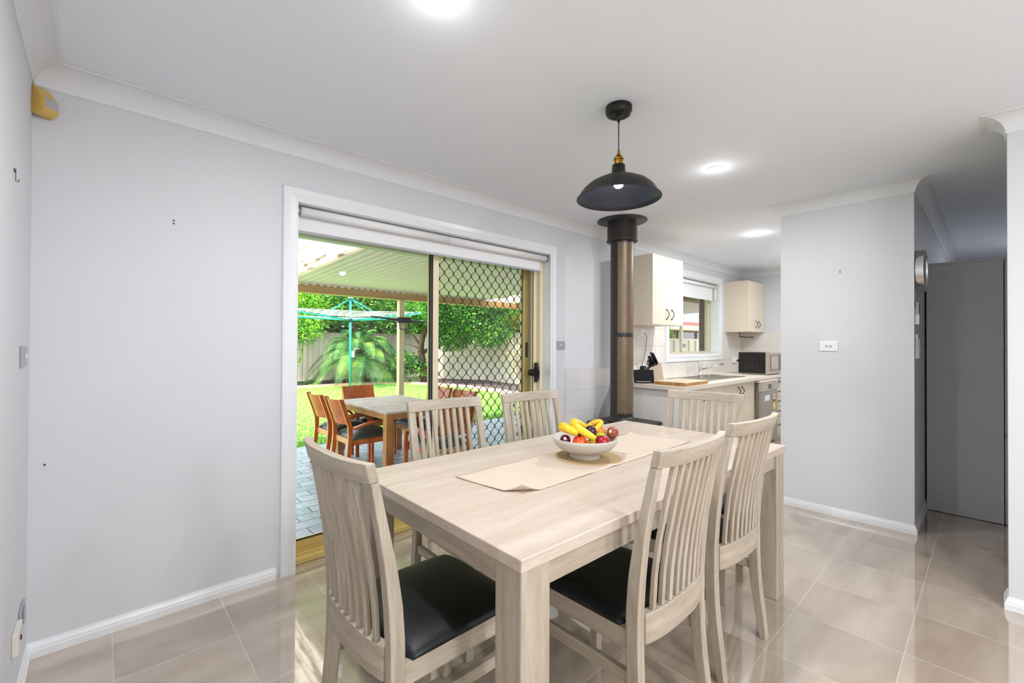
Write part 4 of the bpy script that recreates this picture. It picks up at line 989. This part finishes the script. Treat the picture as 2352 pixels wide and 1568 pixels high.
while cnt < 42000:
    y = 6.62+8.6*random.random()**1.25; x = y*random.uniform(.25, 1.05)
    if not inside(x, y): continue
    a = random.uniform(0, PI); w_ = random.uniform(.006, .012); h_ = random.uniform(.012, .032); ca, sa = math.cos(a)*w_, math.sin(a)*w_
    tx, ty_ = random.uniform(-.02, .02), random.uniform(-.02, .02); n = len(vs)
    vs += [(x-ca, y-sa, ZG-.011), (x+ca, y+sa, ZG-.011), (x+tx, y+ty_, ZG-.01+h_)]; fs.append((n, n+1, n+2)); cnt += 1
tag(gb.add(vs, fs).build('grass', BLADES), 'short bright green lawn grass growing beyond the patio', 'grass', None, 'stuff')
outer = [(p.x*1.0, p.y) for p in ep_]
def offs(pts, d):
    out = []
    for i, p_ in enumerate(pts):
        a = pts[max(i-1, 0)]; b_ = pts[min(i+1, len(pts)-1)]; t_ = (b_-a).normalized(); out.append(Vector((p_.x-t_.y*d, p_.y+t_.x*d)))
    return out
o1 = offs(ep_, .40)
rings = [[(a.x, a.y, ZG-.1), (a.x, a.y, ZG+.03), (b_.x, b_.y, ZG+.05), (b_.x, b_.y, ZG-.1)] for a, b_ in zip(ep_, o1)]
struct('garden_kerb', MB().loft(rings), KERB, label='curved terracotta coloured concrete garden edging round the lawn', cat='garden edging')
mulch = MB(); pts = [(p.x, p.y) for p in o1]; far_ = [(13, 6.0), (13, 19), (-8, 19)]
mulch.add([(x, y, ZG-.005) for (x, y) in pts+far_], [tuple(range(len(pts)+3))[::-1]])
struct('garden_bed', mulch, MULCH, label='dark bark mulch garden bed along the fence', cat='garden bed')
# ------------------------------------------------------------------ fences
def fence(name, a, b_, h_, lab, pw=2.35, rib=.2):
    a = Vector(a); b_ = Vector(b_); L_ = (b_-a).length; ang = math.atan2(b_.y-a.y, b_.x-a.x)
    t_ = thing(name, lab, 'fence', (a.x, a.y, ZG), ang)
    n = max(1, round(L_/pw)); w_ = L_/n
    for k in range(n):
        rings = []; x = k*w_+.03; xe = (k+1)*w_-.03; pr_ = []
        while x < xe:
            for (dx, dy) in ((0, 0), (rib*.55, 0), (rib*.62, .028), (rib*.93, .028)):
                if x+dx < xe: pr_.append((x+dx, dy))
            x += rib
        pr_.append((xe, 0))
        MB().loft([[(px_, py_-.014, .03) for (px_, py_) in pr_], [(px_, py_-.014, h_-.02) for (px_, py_) in pr_]], False, False).build('fence_panel', FENCEC, t_)
        MB().box((k*w_-.0, -.03, h_-.03), ((k+1)*w_, .03, h_+.015)).box((k*w_+.03, -.025, .0), ((k+1)*w_-.03, .025, .05)).build('rail', FENCEC, t_, .003)
    for k in range(n+1): MB().box((k*w_-.03, -.031, 0), (k*w_+.03, .031, h_-.031)).build('post', FENCEC, t_, .003)
    return t_
fence('steel_fence', (-4, 18.0), (9.4, 17.75), 1.85, 'cream ribbed steel fence across the back of the garden')
fence('steel_fence', (9.45, 17.7), (11.45, 13.9), 1.85, 'cream ribbed steel fence in the far right garden corner behind the leaning tree')
fence('steel_fence', (11.45, 13.85), (10.6, 8.6), 1.85, 'cream ribbed steel fence on the right side of the garden behind the diamond grille')
# ------------------------------------------------------------------ patio roof
eave = MB().box((-3, 2.94, 2.215), (7.2, 3.95, 2.235))
TANS = plain('tan_eave_lining', lin(176,148,108), .6)
evb = MB().box((7.2001, 2.94, 2.215), (14, 3.95, 2.235))
for k in range(5): evb.box((7.21, 3.02+.2*k, 2.205), (14, 3.04+.2*k, 2.2149))
struct('trim_9', evb, TANS, label='tan eave lining with battens above the kitchen window', cat='eave')
struct('trim_10', MB().box((7.2001, 3.9505, 2.10), (14, 4.05, 2.31)), TANS, label='tan fascia above the kitchen window', cat='fascia')
struct('trim_7', eave, SOFFIT, label='pale green eave lining above the patio door', cat='eave')
struct('trim_8', MB().box((-3, 3.95, 2.17), (7.2, 4.05, 2.31)), SOFFIT, label='pale green fascia along the edge of the eave', cat='fascia')
Y0R, Y1R = 4.06, 6.66
def zr(y): return 2.180-.0345*(y-Y0R)
pr_t = thing('patio_roof', 'white corrugated steel patio roof with translucent sheets', 'patio roof', (2, Y0R, 2.2))
def sheet(x0, x1, nm, m, pitch=.102):
    pr_ = []; x = x0
    while x < x1-1e-4:
        for (dx, dz_) in ((0, .024), (.024, .024), (.042, 0), (.084, 0)):
            if x+dx <= x1: pr_.append((x+dx, dz_))
        x += pitch
    pr_.append((x1, .024))
    MB().loft([[(a, y, zr(y)+c_) for (a, c_) in pr_] for y in (Y0R, Y1R)], False, False).build(nm, m, pr_t, world=True)
TRANS, nt, b = newmat('translucent_roof_sheet'); L = nt.links.new
tc = N(nt, 'ShaderNodeTexCoord'); mp = N(nt, 'ShaderNodeMapping'); mp.inputs['Scale'].default_value = (6,1,1); L(tc.outputs['Object'], mp.inputs['Vector'])
no = N(nt, 'ShaderNodeTexNoise'); no.inputs['Scale'].default_value = 2.2; no.inputs['Detail'].default_value = 8; L(mp.outputs[0], no.inputs['Vector'])
rp = N(nt, 'ShaderNodeValToRGB'); rp.color_ramp.elements[0].position = .36; rp.color_ramp.elements[0].color = lin(120,100,80); rp.color_ramp.elements[1].position = .52; rp.color_ramp.elements[1].color = lin(236,222,200)
L(no.outputs['Fac'], rp.inputs['Fac']); tr = N(nt, 'ShaderNodeBsdfTranslucent'); L(rp.outputs[0], tr.inputs[0]); L(rp.outputs[0], b.inputs['Base Color'])
ms_ = N(nt, 'ShaderNodeMixShader'); ms_.inputs[0].default_value = .6; L(b.outputs[0], ms_.inputs[1]); L(tr.outputs[0], ms_.inputs[2]); L(ms_.outputs[0], nt.nodes['Material Output'].inputs[0])
TX0, TX1 = 1.07, 1.83
sheet(-3, TX0, 'roof_sheet', ROOFC); sheet(TX0, TX1, 'translucent_sheet', TRANS); sheet(TX1, 5.44, 'roof_sheet', ROOFC); sheet(5.44, 6.2, 'translucent_sheet', TRANS); sheet(6.2, 12, 'roof_sheet', ROOFC)
MB().box((TX0-.06, Y0R, zr(Y0R)-.03), (TX0+.0, Y1R, zr(Y0R)+.0)).build('flashing', ROOFC, pr_t, world=True) if False else None
struct('patio_beam', MB().box((-3, 6.55, 1.985), (12, 6.61, 2.0870)).box((-3, 6.5, 1.975), (12, 6.66, 1.984)), BEAMC, label='tan steel beam carrying the outer edge of the patio roof', cat='beam')
pp = thing('patio_post', 'cream square steel post holding up the patio roof', 'post', (3.63, 6.58, ZG))
MB().box((-.045,-.045,0),(.045,.045,1.975-ZG-.001)).build('post_shaft', POSTC, pp, .004)
MB().box((-.07,-.07,0),(.07,.07,.008)).build('base_plate', POSTC, pp)
lt_ = thing('clothes_airer', 'black folding clothes airer bracket fixed high on the patio post', 'clothes airer', (3.63, 6.53, 1.62))
MB().tube([(-.55,-.02,.06),(.55,-.05,.0)], .014, 8).tube([(-.30,-.05,.03),(.36,-.09,-.02)], .010, 8).box((-.10,-.06,-.02),(.12,.004,.07)).build('rail', BLKMETAL, lt_)
MB().tube([(-.07,-.04,-.02),(-.07,-.05,-.11),(-.05,-.05,-.125),(.07,-.05,-.125),(.09,-.05,-.11),(.09,-.04,-.02)], .008, 8).build('handle', BLKMETAL, lt_)
# ------------------------------------------------------------------ patio table
ot = thing('patio_table', 'timber patio table with slatted top in front of the lawn', 'table', (2.68, 5.01, ZG))
hw_, hl_ = .46, .69
tp_ = MB(); n = 11; sw = 2*hw_/n
for k in range(n): tp_.box((-hw_+sw*k+.006, -hl_+.06, .716), (-hw_+sw*(k+1)-.006, hl_-.06, .74))
tp_.build('table_slats', OTOP, ot, .002)
MB().box((-hw_, -hl_, .7155), (hw_, -hl_+.059, .7405)).box((-hw_, hl_-.059, .7155), (hw_, hl_, .7405)).build('end_board', OTOP, ot, .002)
MB().box((-hw_+.02, -hl_+.10, .655), (-hw_+.045, hl_-.10, .715)).box((hw_-.045, -hl_+.10, .655), (hw_-.02, hl_-.10, .715)).box((-hw_+.10, -hl_+.02, .655), (hw_-.10, -hl_+.045, .715)).box((-hw_+.10, hl_-.045, .655), (hw_-.10, hl_-.02, .715)).build('apron', OTAB, ot, .002)
for sx in (-1, 1):
    for sy in (-1, 1): MB().box((sx*(hw_-.01), sy*(hl_-.01), 0), (sx*(hw_-.09), sy*(hl_-.09), .715)).build('leg', OTAB, ot, .004)
# ------------------------------------------------------------------ patio armchair (faces +Y)
def make_arm():
    r = thing('patio_armchair', '', 'chair', (0,0,0), 0, 'orange timber armchairs round the patio table')
    prf = [(0,-.06),(.15,-.035),(.30,-.012),(.45,0),(.56,-.004),(.66,-.035),(.76,-.070),(.87,-.108)]
    def py(z):
        for a, b_ in zip(prf, prf[1:]):
            if z <= b_[0]: return a[1]+(b_[1]-a[1])*(z-a[0])/(b_[0]-a[0])
        return prf[-1][1]
    for s in (-1, 1):
        x0, x1 = sorted((s*.225, s*.200)); rg = [[(x0, py(z)-.048, z), (x1, py(z)-.048, z), (x1, py(z), z), (x0, py(z), z)] for z in zs(0, .87, 20)]
        MB().loft(rg).build('back_leg', ORANGE, r, .003)
        rg = [[(x0-.0006, py(z)-.0495, z), (x1+.0006, py(z)-.0495, z), (x1+.0006, py(z)-.0482, z), (x0-.0006, py(z)-.0482, z)] for z in zs(.002, .868, 20)]
        MB().loft(rg).build('ply_edge', ORANGE_L, r)
        # bent arm and front leg in one sweep
        pts = [(-.005,.545),(.06,.565),(.16,.588),(.26,.600),(.34,.595),(.40,.572),(.435,.535),(.447,.48),(.448,.38),(.446,.20),(.444,0)]
        pp_ = smooth([(a, b_) for a, b_ in pts], 4); rg = []
        for i, q in enumerate(pp_):
            a = pp_[max(i-1,0)]; b2 = pp_[min(i+1, len(pp_)-1)]; d = (b2-a).normalized(); nn = Vector((-d.y, d.x))*.013
            xa, xb = sorted((s*.228, s*.272)); rg.append([(xa, q.x+nn.x, q.y+nn.y), (xb, q.x+nn.x, q.y+nn.y), (xb, q.x-nn.x, q.y-nn.y), (xa, q.x-nn.x, q.y-nn.y)])
        MB().loft(rg).build('arm', ORANGE, r, .002)
        xa, xb = sorted((s*.2255, s*.202)); MB().box((xa, .001, .36), (xb, .46, .42)).build('seat_rail', ORANGE, r, .002)
    MB().box((-.1995, -.02, .36), (.1995, .0, .42)).box((-.1995, .44, .36), (.1995, .46, .42)).build('cross_rail', ORANGE_L, r, .002)
    rg = []
    for i in range(15):
        x = -.199+.398*i/14; sg = .05*(1-(x/.2)**2); ring_ = []
        for z in zs(.585, .862, 6): ring_.append((x, py(z)-.012-sg, z))
        for z in reversed(zs(.585, .862, 6)): ring_.append((x, py(z)-.022-sg, z))
        rg.append(ring_)
    bp_ = MB().loft(rg, True, True, False).build('back_panel', ORANGE, r)
    dots = MB()
    for i in range(9):
        for j in range(7):
            x = -.17+.0425*i; z = .60+.04*j+(.02 if i % 2 else 0)
            if z > .85: continue
            sg = .05*(1-(x/.2)**2)
            for off in (-.0117, -.0223): dots.add([(x-.003, py(z)-sg+off, z-.003), (x+.003, py(z)-sg+off, z-.003), (x+.003, py(z)-sg+off, z+.003), (x-.003, py(z)-sg+off, z+.003)], [(0,1,2,3)])
    dots.build('perforation', BLKMETAL, bp_)
    vs = []; fs = []; nx, ny = 14, 14
    for j in range(ny+1):
        for i in range(nx+1):
            u = math.sin(PI/2*(-1+2*i/nx)); v = math.sin(PI/2*(-1+2*j/ny)); e = max(0, (1-abs(u)**4)*(1-abs(v)**4))
            vs.append((u*.236, .235+v*.232, .421+.088*e**.5))
    for j in range(ny):
        for i in range(nx): a = j*(nx+1)+i; fs.append((a, a+1, a+nx+2, a+nx+1))
    edge = [i for i in range(nx+1)]+[j*(nx+1)+nx for j in range(1, ny+1)]+[ny*(nx+1)+i for i in range(nx-1, -1, -1)]+[j*(nx+1) for j in range(ny-1, 0, -1)]
    MB().add(vs, fs, True).add([vs[e] for e in edge], [tuple(range(len(edge)))[::-1]]).build('seat_cushion', BLKVINYL, r)
    return r
ac1 = make_arm(); GA = 'orange timber armchairs round the patio table'
spots = [((2.03, 5.50), -PI/2, 'orange timber armchair at the far left side of the patio table'),
         ((2.03, 4.92), -PI/2, 'orange timber armchair at the near left side of the patio table, arm in full view'),
         ((2.73, 6.05), PI, 'orange timber armchair at the far end of the patio table, its back against the lawn'),
         ((3.36, 5.18), PI/2+.10, 'orange timber armchair behind the centre mullion of the sliding door'),
         ((3.35, 4.62), PI/2, 'orange timber armchair seen through the diamond grille'),
         ((2.62, 3.72), 0, 'orange armchair at the near end of the patio table, half hidden by a dining chair')]
for i, ((x, y), rz, lab) in enumerate(spots):
    if i == 0: ac1.location = (x, y, ZG); ac1.rotation_euler = (0,0,rz); ac1['label'] = lab
    else: copy_thing(ac1, (x, y, ZG), rz, lab, GA)
# ------------------------------------------------------------------ rotary clothes line
hx, hy = 5.79, 13.66
rc = thing('rotary_clothesline', 'teal rotary clothes line standing in the lawn', 'clothesline', (hx, hy, ZG))
MB().tube([(0,0,0),(0,0,2.86)], .035, 12).build('mast', TEAL, rc)
MB().lathe([(0,2.90),(.09,2.885),(.10,2.862),(0,2.8605)], 20).build('mast_cap', GREYPL, rc)
MB().lathe([(.036,2.13),(.07,2.14),(.07,2.23),(.036,2.24)], 16).build('hub', BLKMETAL, rc)
rv = Vector((.732,-.681)); fv = Vector((.681,.732)); a20 = math.radians(20)
dirs = [rv*math.cos(a20)-fv*math.sin(a20), rv*math.sin(a20)+fv*math.cos(a20), -rv*math.cos(a20)+fv*math.sin(a20), -rv*math.sin(a20)-fv*math.cos(a20)]
AL = 2.55
for d in dirs:
    e = Vector((d.x*AL, d.y*AL, 2.18+.16)); MB().tube([(d.x*.06, d.y*.06, 2.185), e], .024, 8).build('arm', TEAL, rc)
    m2 = Vector((d.x*1.15, d.y*1.15, 2.26+.02)); MB().tube([(d.x*.04, d.y*.04, 2.84), m2], .016, 8).build('stay', TEAL, rc)
ln = MB()
for k in range(7):
    f_ = .40+.60*k/6
    for i in range(4):
        a, b_ = dirs[i]*AL*f_, dirs[(i+1) % 4]*AL*f_; z = 2.19+.16*f_+.03; mid = (a+b_)/2
        ln.tube([(a.x, a.y, z), (mid.x, mid.y, z-.03), (b_.x, b_.y, z)], .005, 5)
ln.build('washing_line', LINEW, rc)
MB().box((.03,-.05,1.02),(.12,.05,1.22)).tube([(.10,-.05,1.2),(.10,-.12,1.22),(.10,-.12,1.28),(.24,-.12,1.29)], .012, 8).build('winder', GREYPL, rc)
# ------------------------------------------------------------------ planting
def leaves(n, blobs, size, seed, droop=.3):
    random.seed(seed); vs, fs = [], []; tot = sum(b_[3]*b_[4]*b_[5] for b_ in blobs)
    for (cx, cy, cz, rx, ry_, rz_) in blobs:
        k = int(n*rx*ry_*rz_/tot)+1
        for _ in range(k):
            d = Vector((random.gauss(0,1), random.gauss(0,1), random.gauss(0,1))).normalized(); q = random.random()**.42
            p_ = Vector((cx+d.x*rx*q, cy+d.y*ry_*q, cz+d.z*rz_*q)); s_ = size*random.uniform(.6, 1.3)
            a = Vector((random.gauss(0,1), random.gauss(0,1), random.gauss(0,.6)-droop)).normalized(); b2 = a.cross(Vector((random.gauss(0,1), random.gauss(0,1), random.gauss(0,1)))).normalized()
            i0 = len(vs); vs += [tuple(p_-a*s_*.5), tuple(p_+b2*s_*.28), tuple(p_+a*s_*.55), tuple(p_-b2*s_*.28)]; fs.append((i0, i0+1, i0+2, i0+3))
    return MB().add(vs, fs)
def trunk(paths):
    mb = MB()
    for (pts, r0_, r1_) in paths:
        q = smooth3(pts); n = len(q); mb.tube(q, [r0_+(r1_-r0_)*i/(n-1) for i in range(n)], 9)
    return mb
def smooth3(pts, n=5):
    P_ = [Vector(p) for p in pts]; out = []
    for i in range(len(P_)-1):
        p0, p1, p2, p3 = P_[max(i-1,0)], P_[i], P_[i+1], P_[min(i+2, len(P_)-1)]
        for k in range(n):
            t_ = k/n; out.append(.5*((2*p1)+(-p0+p2)*t_+(2*p0-5*p1+4*p2-p3)*t_*t_+(-p0+3*p1-3*p2+p3)*t_**3))
    out.append(P_[-1]); return out
LG = leaf_mat('bright_green_leaves', lin(40,92,12), lin(110,176,28), lin(190,226,70), .36, 2.6)
LM = leaf_mat('mid_green_leaves', lin(26,72,20), lin(76,140,36), lin(150,196,66), .33, 2.2)
LD = leaf_mat('deep_green_leaves', lin(16,56,18), lin(58,124,36), lin(144,194,70), .3, 2.0)
LY = leaf_mat('yellow_green_leaves', lin(110,150,50), lin(190,206,80), lin(236,220,120), .5, 3)
LP = leaf_mat('palm_leaflets', lin(26,66,30), lin(66,122,50), lin(146,178,76), .25, 1.4)
def plant(name, label, cat, base, leafmb, lm, tr=None, extra=None):
    t_ = thing(name, label, cat, base); leafmb.build('foliage', lm, t_, world=True)
    if tr: tr.build('trunk', BARK, t_, world=True)
    if extra: extra.build('flowers', plain('purple_petals', lin(90,60,190), .6), t_, world=True)
    return t_
random.seed(5)
# flowering shrub on the left
fb = [(3.6,16.4,1.6,1.3,.9,1.6),(4.6,16.6,2.3,1.3,.9,1.2),(5.6,16.9,2.7,1.4,.9,1.0),(4.3,16.2,1.0,.9,.7,.9),(2.4,16.5,2.0,1.4,.9,1.9),(5.1,16.2,1.75,.9,.7,.6)]
fl = leaves(700, fb, .07, 77)
plant('flowering_shrub', 'bright green shrub with tiny purple flowers spilling over the back fence at left', 'shrub', (4.0, 16.9, ZG), leaves(30000, fb, .10, 21), LG, trunk([([(4.0,16.9,ZG),(4.2,16.8,.8),(4.8,16.7,2.0)], .07, .03), ([(3.9,16.9,ZG),(3.4,16.8,1.0),(3.2,16.6,1.9)], .06, .03)]), fl)
plant('leafy_tree', 'green leafy tree above the palm behind the clothes line', 'tree', (7.4, 17.0, ZG), leaves(24000, [(6.9,17.0,2.9,1.5,.9,1.0),(8.3,16.9,3.0,1.5,1.0,1.1),(8.9,16.4,2.4,1.0,.8,.8),(7.6,16.9,3.9,2.4,1.0,.8),(9.6,16.3,3.3,1.2,.9,1.0)], .12, 22), LM, trunk([([(7.4,17.0,ZG),(7.5,17.0,1.0),(7.3,17,2.4),(7.0,17,3.2)], .10, .04), ([(7.5,17.0,1.2),(8.2,16.9,2.2),(8.8,16.7,3.0)], .06, .03)]))
plant('leaning_tree', 'tree with leaning bare trunk and dense dark crown behind the centre of the sliding door', 'tree', (9.12, 14.62, ZG), leaves(46000, [(9.0,12.9,2.5,1.3,1.0,.85),(9.6,12.3,2.2,1.1,1.0,.75),(8.9,14.2,2.8,1.1,1.0,.8),(9.9,11.8,1.7,.9,.8,.6),(9.3,13.2,1.55,.8,.9,.6),(9.5,12.8,3.3,1.8,1.5,.7),(10.1,11.6,2.7,1.0,.9,.6)], .095, 23), LD, trunk([([(9.12,14.62,ZG),(8.98,14.62,.6),(8.80,14.4,1.3),(8.9,13.9,2.3)], .17, .08), ([(8.95,14.55,.9),(9.5,13.8,1.5),(9.6,13.2,2.3)], .08, .04), ([(8.85,14.5,1.1),(8.5,14.5,1.6),(8.1,14.6,2.1)], .05, .02), ([(8.9,14.5,1.0),(8.5,14.6,1.2),(8.0,14.8,1.25)], .03, .012)]))
plant('yellow_leaved_tree', 'pale yellow green tree rising behind the right side fence', 'tree', (12.2, 12.6, ZG), leaves(15000, [(11.9,12.6,2.7,1.2,1.2,.9),(12.4,11.6,2.9,1.3,1.3,1.0),(12.0,13.8,3.2,1.3,1.2,1.0),(12.6,10.4,2.6,1.1,1.1,.8)], .11, 24), LY, trunk([([(12.2,12.6,ZG),(12.2,12.5,1.2),(12.1,12.4,2.8)], .09, .05)]))
plant('broadleaf_shrub', 'small dark broad leaved shrub beside the patio post', 'shrub', (8.3, 14.9, ZG), leaves(900, [(8.25,14.8,.55,.6,.4,.55),(7.9,14.9,.25,.4,.3,.3),(8.8,14.6,.35,.4,.3,.45)], .14, 25), LD, trunk([([(8.3,14.9,ZG),(8.3,14.85,.4),(8.4,14.8,.9)], .02, .01), ([(8.3,14.9,ZG),(8.0,14.9,.2),(7.85,14.9,.4)], .015, .008)]))
plant('backdrop_tree', 'dense green trees filling the skyline beyond the back fence', 'tree', (8.0, 19.4, ZG), leaves(42000, [(3.5,19.4,2.6,2.6,.8,1.8),(7.0,19.4,2.8,2.4,.8,2.0),(10.5,19.2,2.8,2.4,.8,2.0),(13.5,18.0,2.8,2.0,1.0,2.0),(14.0,15.5,2.6,1.0,2.0,1.6),(3.0,19.0,1.9,2.6,.6,.8),(6.5,19.0,1.9,2.6,.6,.8),(10.0,18.9,1.9,2.6,.6,.8),(12.9,16.5,1.9,.9,2.0,.8)], .21, 41), LM, trunk([([(8.0,19.4,ZG),(8.0,19.4,1.2),(8.1,19.4,2.8)], .12, .06)]))
# bare twiggy shrub
random.seed(31); tw = MB()
for k in range(26):
    a = random.uniform(0, 2*PI); s_ = random.uniform(.2, .55); h_ = random.uniform(.9, 1.7)
    pts = [(9.95, 10.2, ZG), (9.95+math.cos(a)*s_*.3, 10.2+math.sin(a)*s_*.3, ZG+h_*.4), (9.95+math.cos(a)*s_, 10.2+math.sin(a)*s_, ZG+h_)]
    tw.tube(smooth3(pts, 3), [.014*(1-i/8) + .002 for i in range(7)], 5)
    e = Vector(pts[2])
    for j in range(3): tw.tube([Vector(pts[1])*.5+e*.5, e+Vector((random.uniform(-.25,.25), random.uniform(-.25,.25), random.uniform(-.2,.2)))], .003, 4)
bs = thing('bare_shrub', 'pale twiggy almost leafless shrub in front of the side fence', 'shrub', (9.95, 10.2, ZG))
tw.build('twigs', plain('pale_twig', lin(150,138,124), .9), bs, world=True); leaves(160, [(9.95,10.2,.8,.5,.5,.7)], .06, 26).build('foliage', LY, bs, world=True)
# palm
pm_ = thing('palm', 'low palm with long arching feathery fronds behind the clothes line mast', 'palm', (7.05, 15.75, ZG))
MB().lathe([(0,0),(.20,0),(.22,.25),(.20,.6),(.16,.9),(.10,1.15),(0,1.2)], 14).build('trunk', BARK, pm_)
random.seed(8); nf = 46
for k in range(nf):
    az = 2*PI*k*.381966+random.uniform(-.1,.1); tier = k/nf; el = math.radians(66-60*tier+random.uniform(-6,6)); Lf = random.uniform(1.9, 2.4)*(1-.25*(tier < .15))
    h0 = Vector((0,0,1.18-.35*tier)); d = Vector((math.cos(az)*math.cos(el), math.sin(az)*math.cos(el), math.sin(el)))
    pts = []; n = 16
    for i in range(n+1):
        s_ = i/n*Lf; q = h0+d*s_; q.z -= (.26+.10*tier)*s_*s_*(1+.12*s_); 
        if q.z < .05: q.z = .05+random.uniform(0,.02)
        pts.append(q)
    mb = MB(); mb.tube(pts, [.016*(1-i/n)+.003 for i in range(n+1)], 5)
    vs, fs = [], []; nl = 88
    for j in range(nl):
        u = .14+.86*j/nl; i = min(int(u*n), n-1); fr_ = u*n-i; p_ = pts[i]*(1-fr_)+pts[i+1]*fr_; tg = (pts[i+1]-pts[i]).normalized()
        sd = tg.cross(Vector((0,0,1)))
        if sd.length < .01: sd = Vector((1,0,0))
        sd.normalize(); ll = .46*math.sin(PI*min(1, u*.9+.12))**.6
        for s_ in (-1, 1):
            dd = (sd*s_*.75+tg*.62+Vector((0,0,.12))).normalized(); e = p_+dd*ll+Vector((0,0,-.16*ll-.10*random.random())); m2 = p_+dd*ll*.5+Vector((0,0,.01)); wv_ = tg*.0065
            i0 = len(vs); vs += [tuple(p_-wv_), tuple(p_+wv_), tuple(m2+wv_), tuple(m2-wv_), tuple(e)]; fs += [(i0,i0+1,i0+2,i0+3),(i0+3,i0+2,i0+4)]
    mb.add(vs, fs); mb.build('frond', LP, pm_)
dr_ = MB()
for k in range(40):
    a = random.uniform(0, 2*PI); r_ = random.uniform(.25,.6); dr_.tube([(math.cos(a)*.2, math.sin(a)*.2, random.uniform(.5,1.0)), (math.cos(a)*r_*.8, math.sin(a)*r_*.8, .4), (math.cos(a)*r_, math.sin(a)*r_, .03)], .008, 4)
dr_.build('dry_fronds', plain('dry_frond', lin(150,118,92), .9), pm_)
# ------------------------------------------------------------------ side passage outside the kitchen window
fence('steel_fence', (9.2, 5.32), (16.4, 5.32), 1.60, 'cream ribbed steel fence outside the kitchen window', 2.4, .4)
struct('side_path', MB().box((12.0, 2.6, ZG-.1), (22, 5.6, ZG-.001)), plain('side_path_concrete', lin(170,164,154), .8))
bw_ = struct('brick_wall', MB().box((WX1-.012, 2.8305, WZ0), (WX1-.0005, 2.915, WZ1)), BRICK2, label='brown brick outer reveal of the kitchen window', cat='brick wall')
nh = thing('neighbour_house', 'low brick house with wavy tiled roof beyond the side fence', 'house', (19, 9, ZG))
MB().box((14.6, 8.0, ZG), (26, 14, 1.86)).build('brick_walls', BRICK, nh, world=True)
MB().box((14.3, 7.62, 1.80), (26.3, 7.99, 1.86)).box((14.3, 7.52, 1.83), (26.3, 7.62, 1.98)).build('eave_fascia', plain('cream_eave', lin(232,220,190), .6), nh, world=True)
MB().box((14.2, 7.40, 1.985), (26.4, 7.60, 2.09)).build('gutter', plain('red_gutter', lin(196,60,56), .5), nh, world=True)
tr_ = MB(); rows = 9
for r_ in range(rows):
    ya, yb = 7.42+.34*r_, 7.42+.34*(r_+1)+.03; za, zb = 2.13+.14*r_, 2.13+.14*(r_+1)+.0
    top_ = []; bot_ = []
    x = 14.2
    while x < 26.4: c_ = .035*math.sin(x*2*PI/.33); top_.append((x, ya, za+.045+c_)); bot_.append((x, yb, zb+.0+c_)); x += .055
    low = [(p_[0], ya+.002, za-.02) for p_ in top_]
    tr_.loft([low, top_, bot_], False, False)
tr_.build('roof_tiles', plain('blue_white_roof_tile', lin(120,138,172), .5, var=.05), nh, world=True)
for (a, b_) in ((15.9, 17.2), (17.45, 18.7)):
    fo = MB().box((a, 7.95, .9), (b_, 7.999, 1.74)).build('window', plain('dark_neighbour_glass_%d' % int(a), lin(60,62,62), .15), nh, world=True)
    MB().box((a-.05, 7.93, .85), (a, 7.999, 1.79)).box((b_, 7.93, .85), (b_+.05, 7.999, 1.79)).build('window_trim', WHITEPL, fo)
plant('green_shrub', 'small bright green shrub topping the side fence outside the kitchen window', 'shrub', (11.3, 6.3, ZG), leaves(2600, [(11.2,6.2,1.45,.55,.4,.42),(10.9,6.1,1.2,.4,.3,.35)], .09, 27), LG, trunk([([(11.3,6.3,ZG),(11.3,6.3,.6),(11.2,6.2,1.3)], .03, .015)]))
struct('garden_ground', MB().box((-30, 6.0, ZG-.3), (40, 45, ZG-.125)), plain('ground_soil', lin(120,112,80), .9))
# roof over the house so that daylight only enters by the door and the window
struct('roof_slab', MB().box((-6, -8, 2.56), (14, 3.94, 2.7)), plain('roof_dark', (.2,.2,.2,1), .9))

# ------------------------------------------------------------------ daylight
wd_ = bpy.data.worlds.new('sky'); sc.world = wd_; wd_.use_nodes = True; nt = wd_.node_tree; bg = nt.nodes['Background']
sk_ = nt.nodes.new('ShaderNodeTexSky'); sk_.sky_type = 'NISHITA'; sk_.sun_disc = False; sk_.sun_elevation = math.radians(58); sk_.sun_rotation = math.radians(200); sk_.air_density = 1; sk_.dust_density = 2.5; sk_.ozone_density = 1
mixc = nt.nodes.new('ShaderNodeMix'); mixc.data_type = 'RGBA'; mixc.inputs[0].default_value = .5; mixc.inputs[7].default_value = (6, 6.3, 6.6, 1)
nt.links.new(sk_.outputs[0], mixc.inputs[6]); nt.links.new(mixc.outputs[2], bg.inputs[0]); bg.inputs[1].default_value = .75
sl = bpy.data.lights.new('sun', 'SUN'); sl.energy = 6.5; sl.angle = math.radians(4); sl.color = (1,.96,.88)
so_ = bpy.data.objects.new('sun', sl); COL.objects.link(so_); so_.rotation_euler = Vector((-.62,-.16,.78)).normalized().to_track_quat('Z','Y').to_euler()
sc.view_settings.view_transform = 'Standard'; sc.view_settings.look = 'None'; sc.view_settings.gamma = 1; sc.view_settings.use_curve_mapping = False
sc.view_settings.exposure = 0.40
sc.cycles.max_bounces = 10; sc.cycles.diffuse_bounces = 6; sc.cycles.glossy_bounces = 4; sc.cycles.transparent_max_bounces = 12
sc.cycles.sample_clamp_indirect = 6; sc.cycles.caustics_reflective = False; sc.cycles.caustics_refractive = False
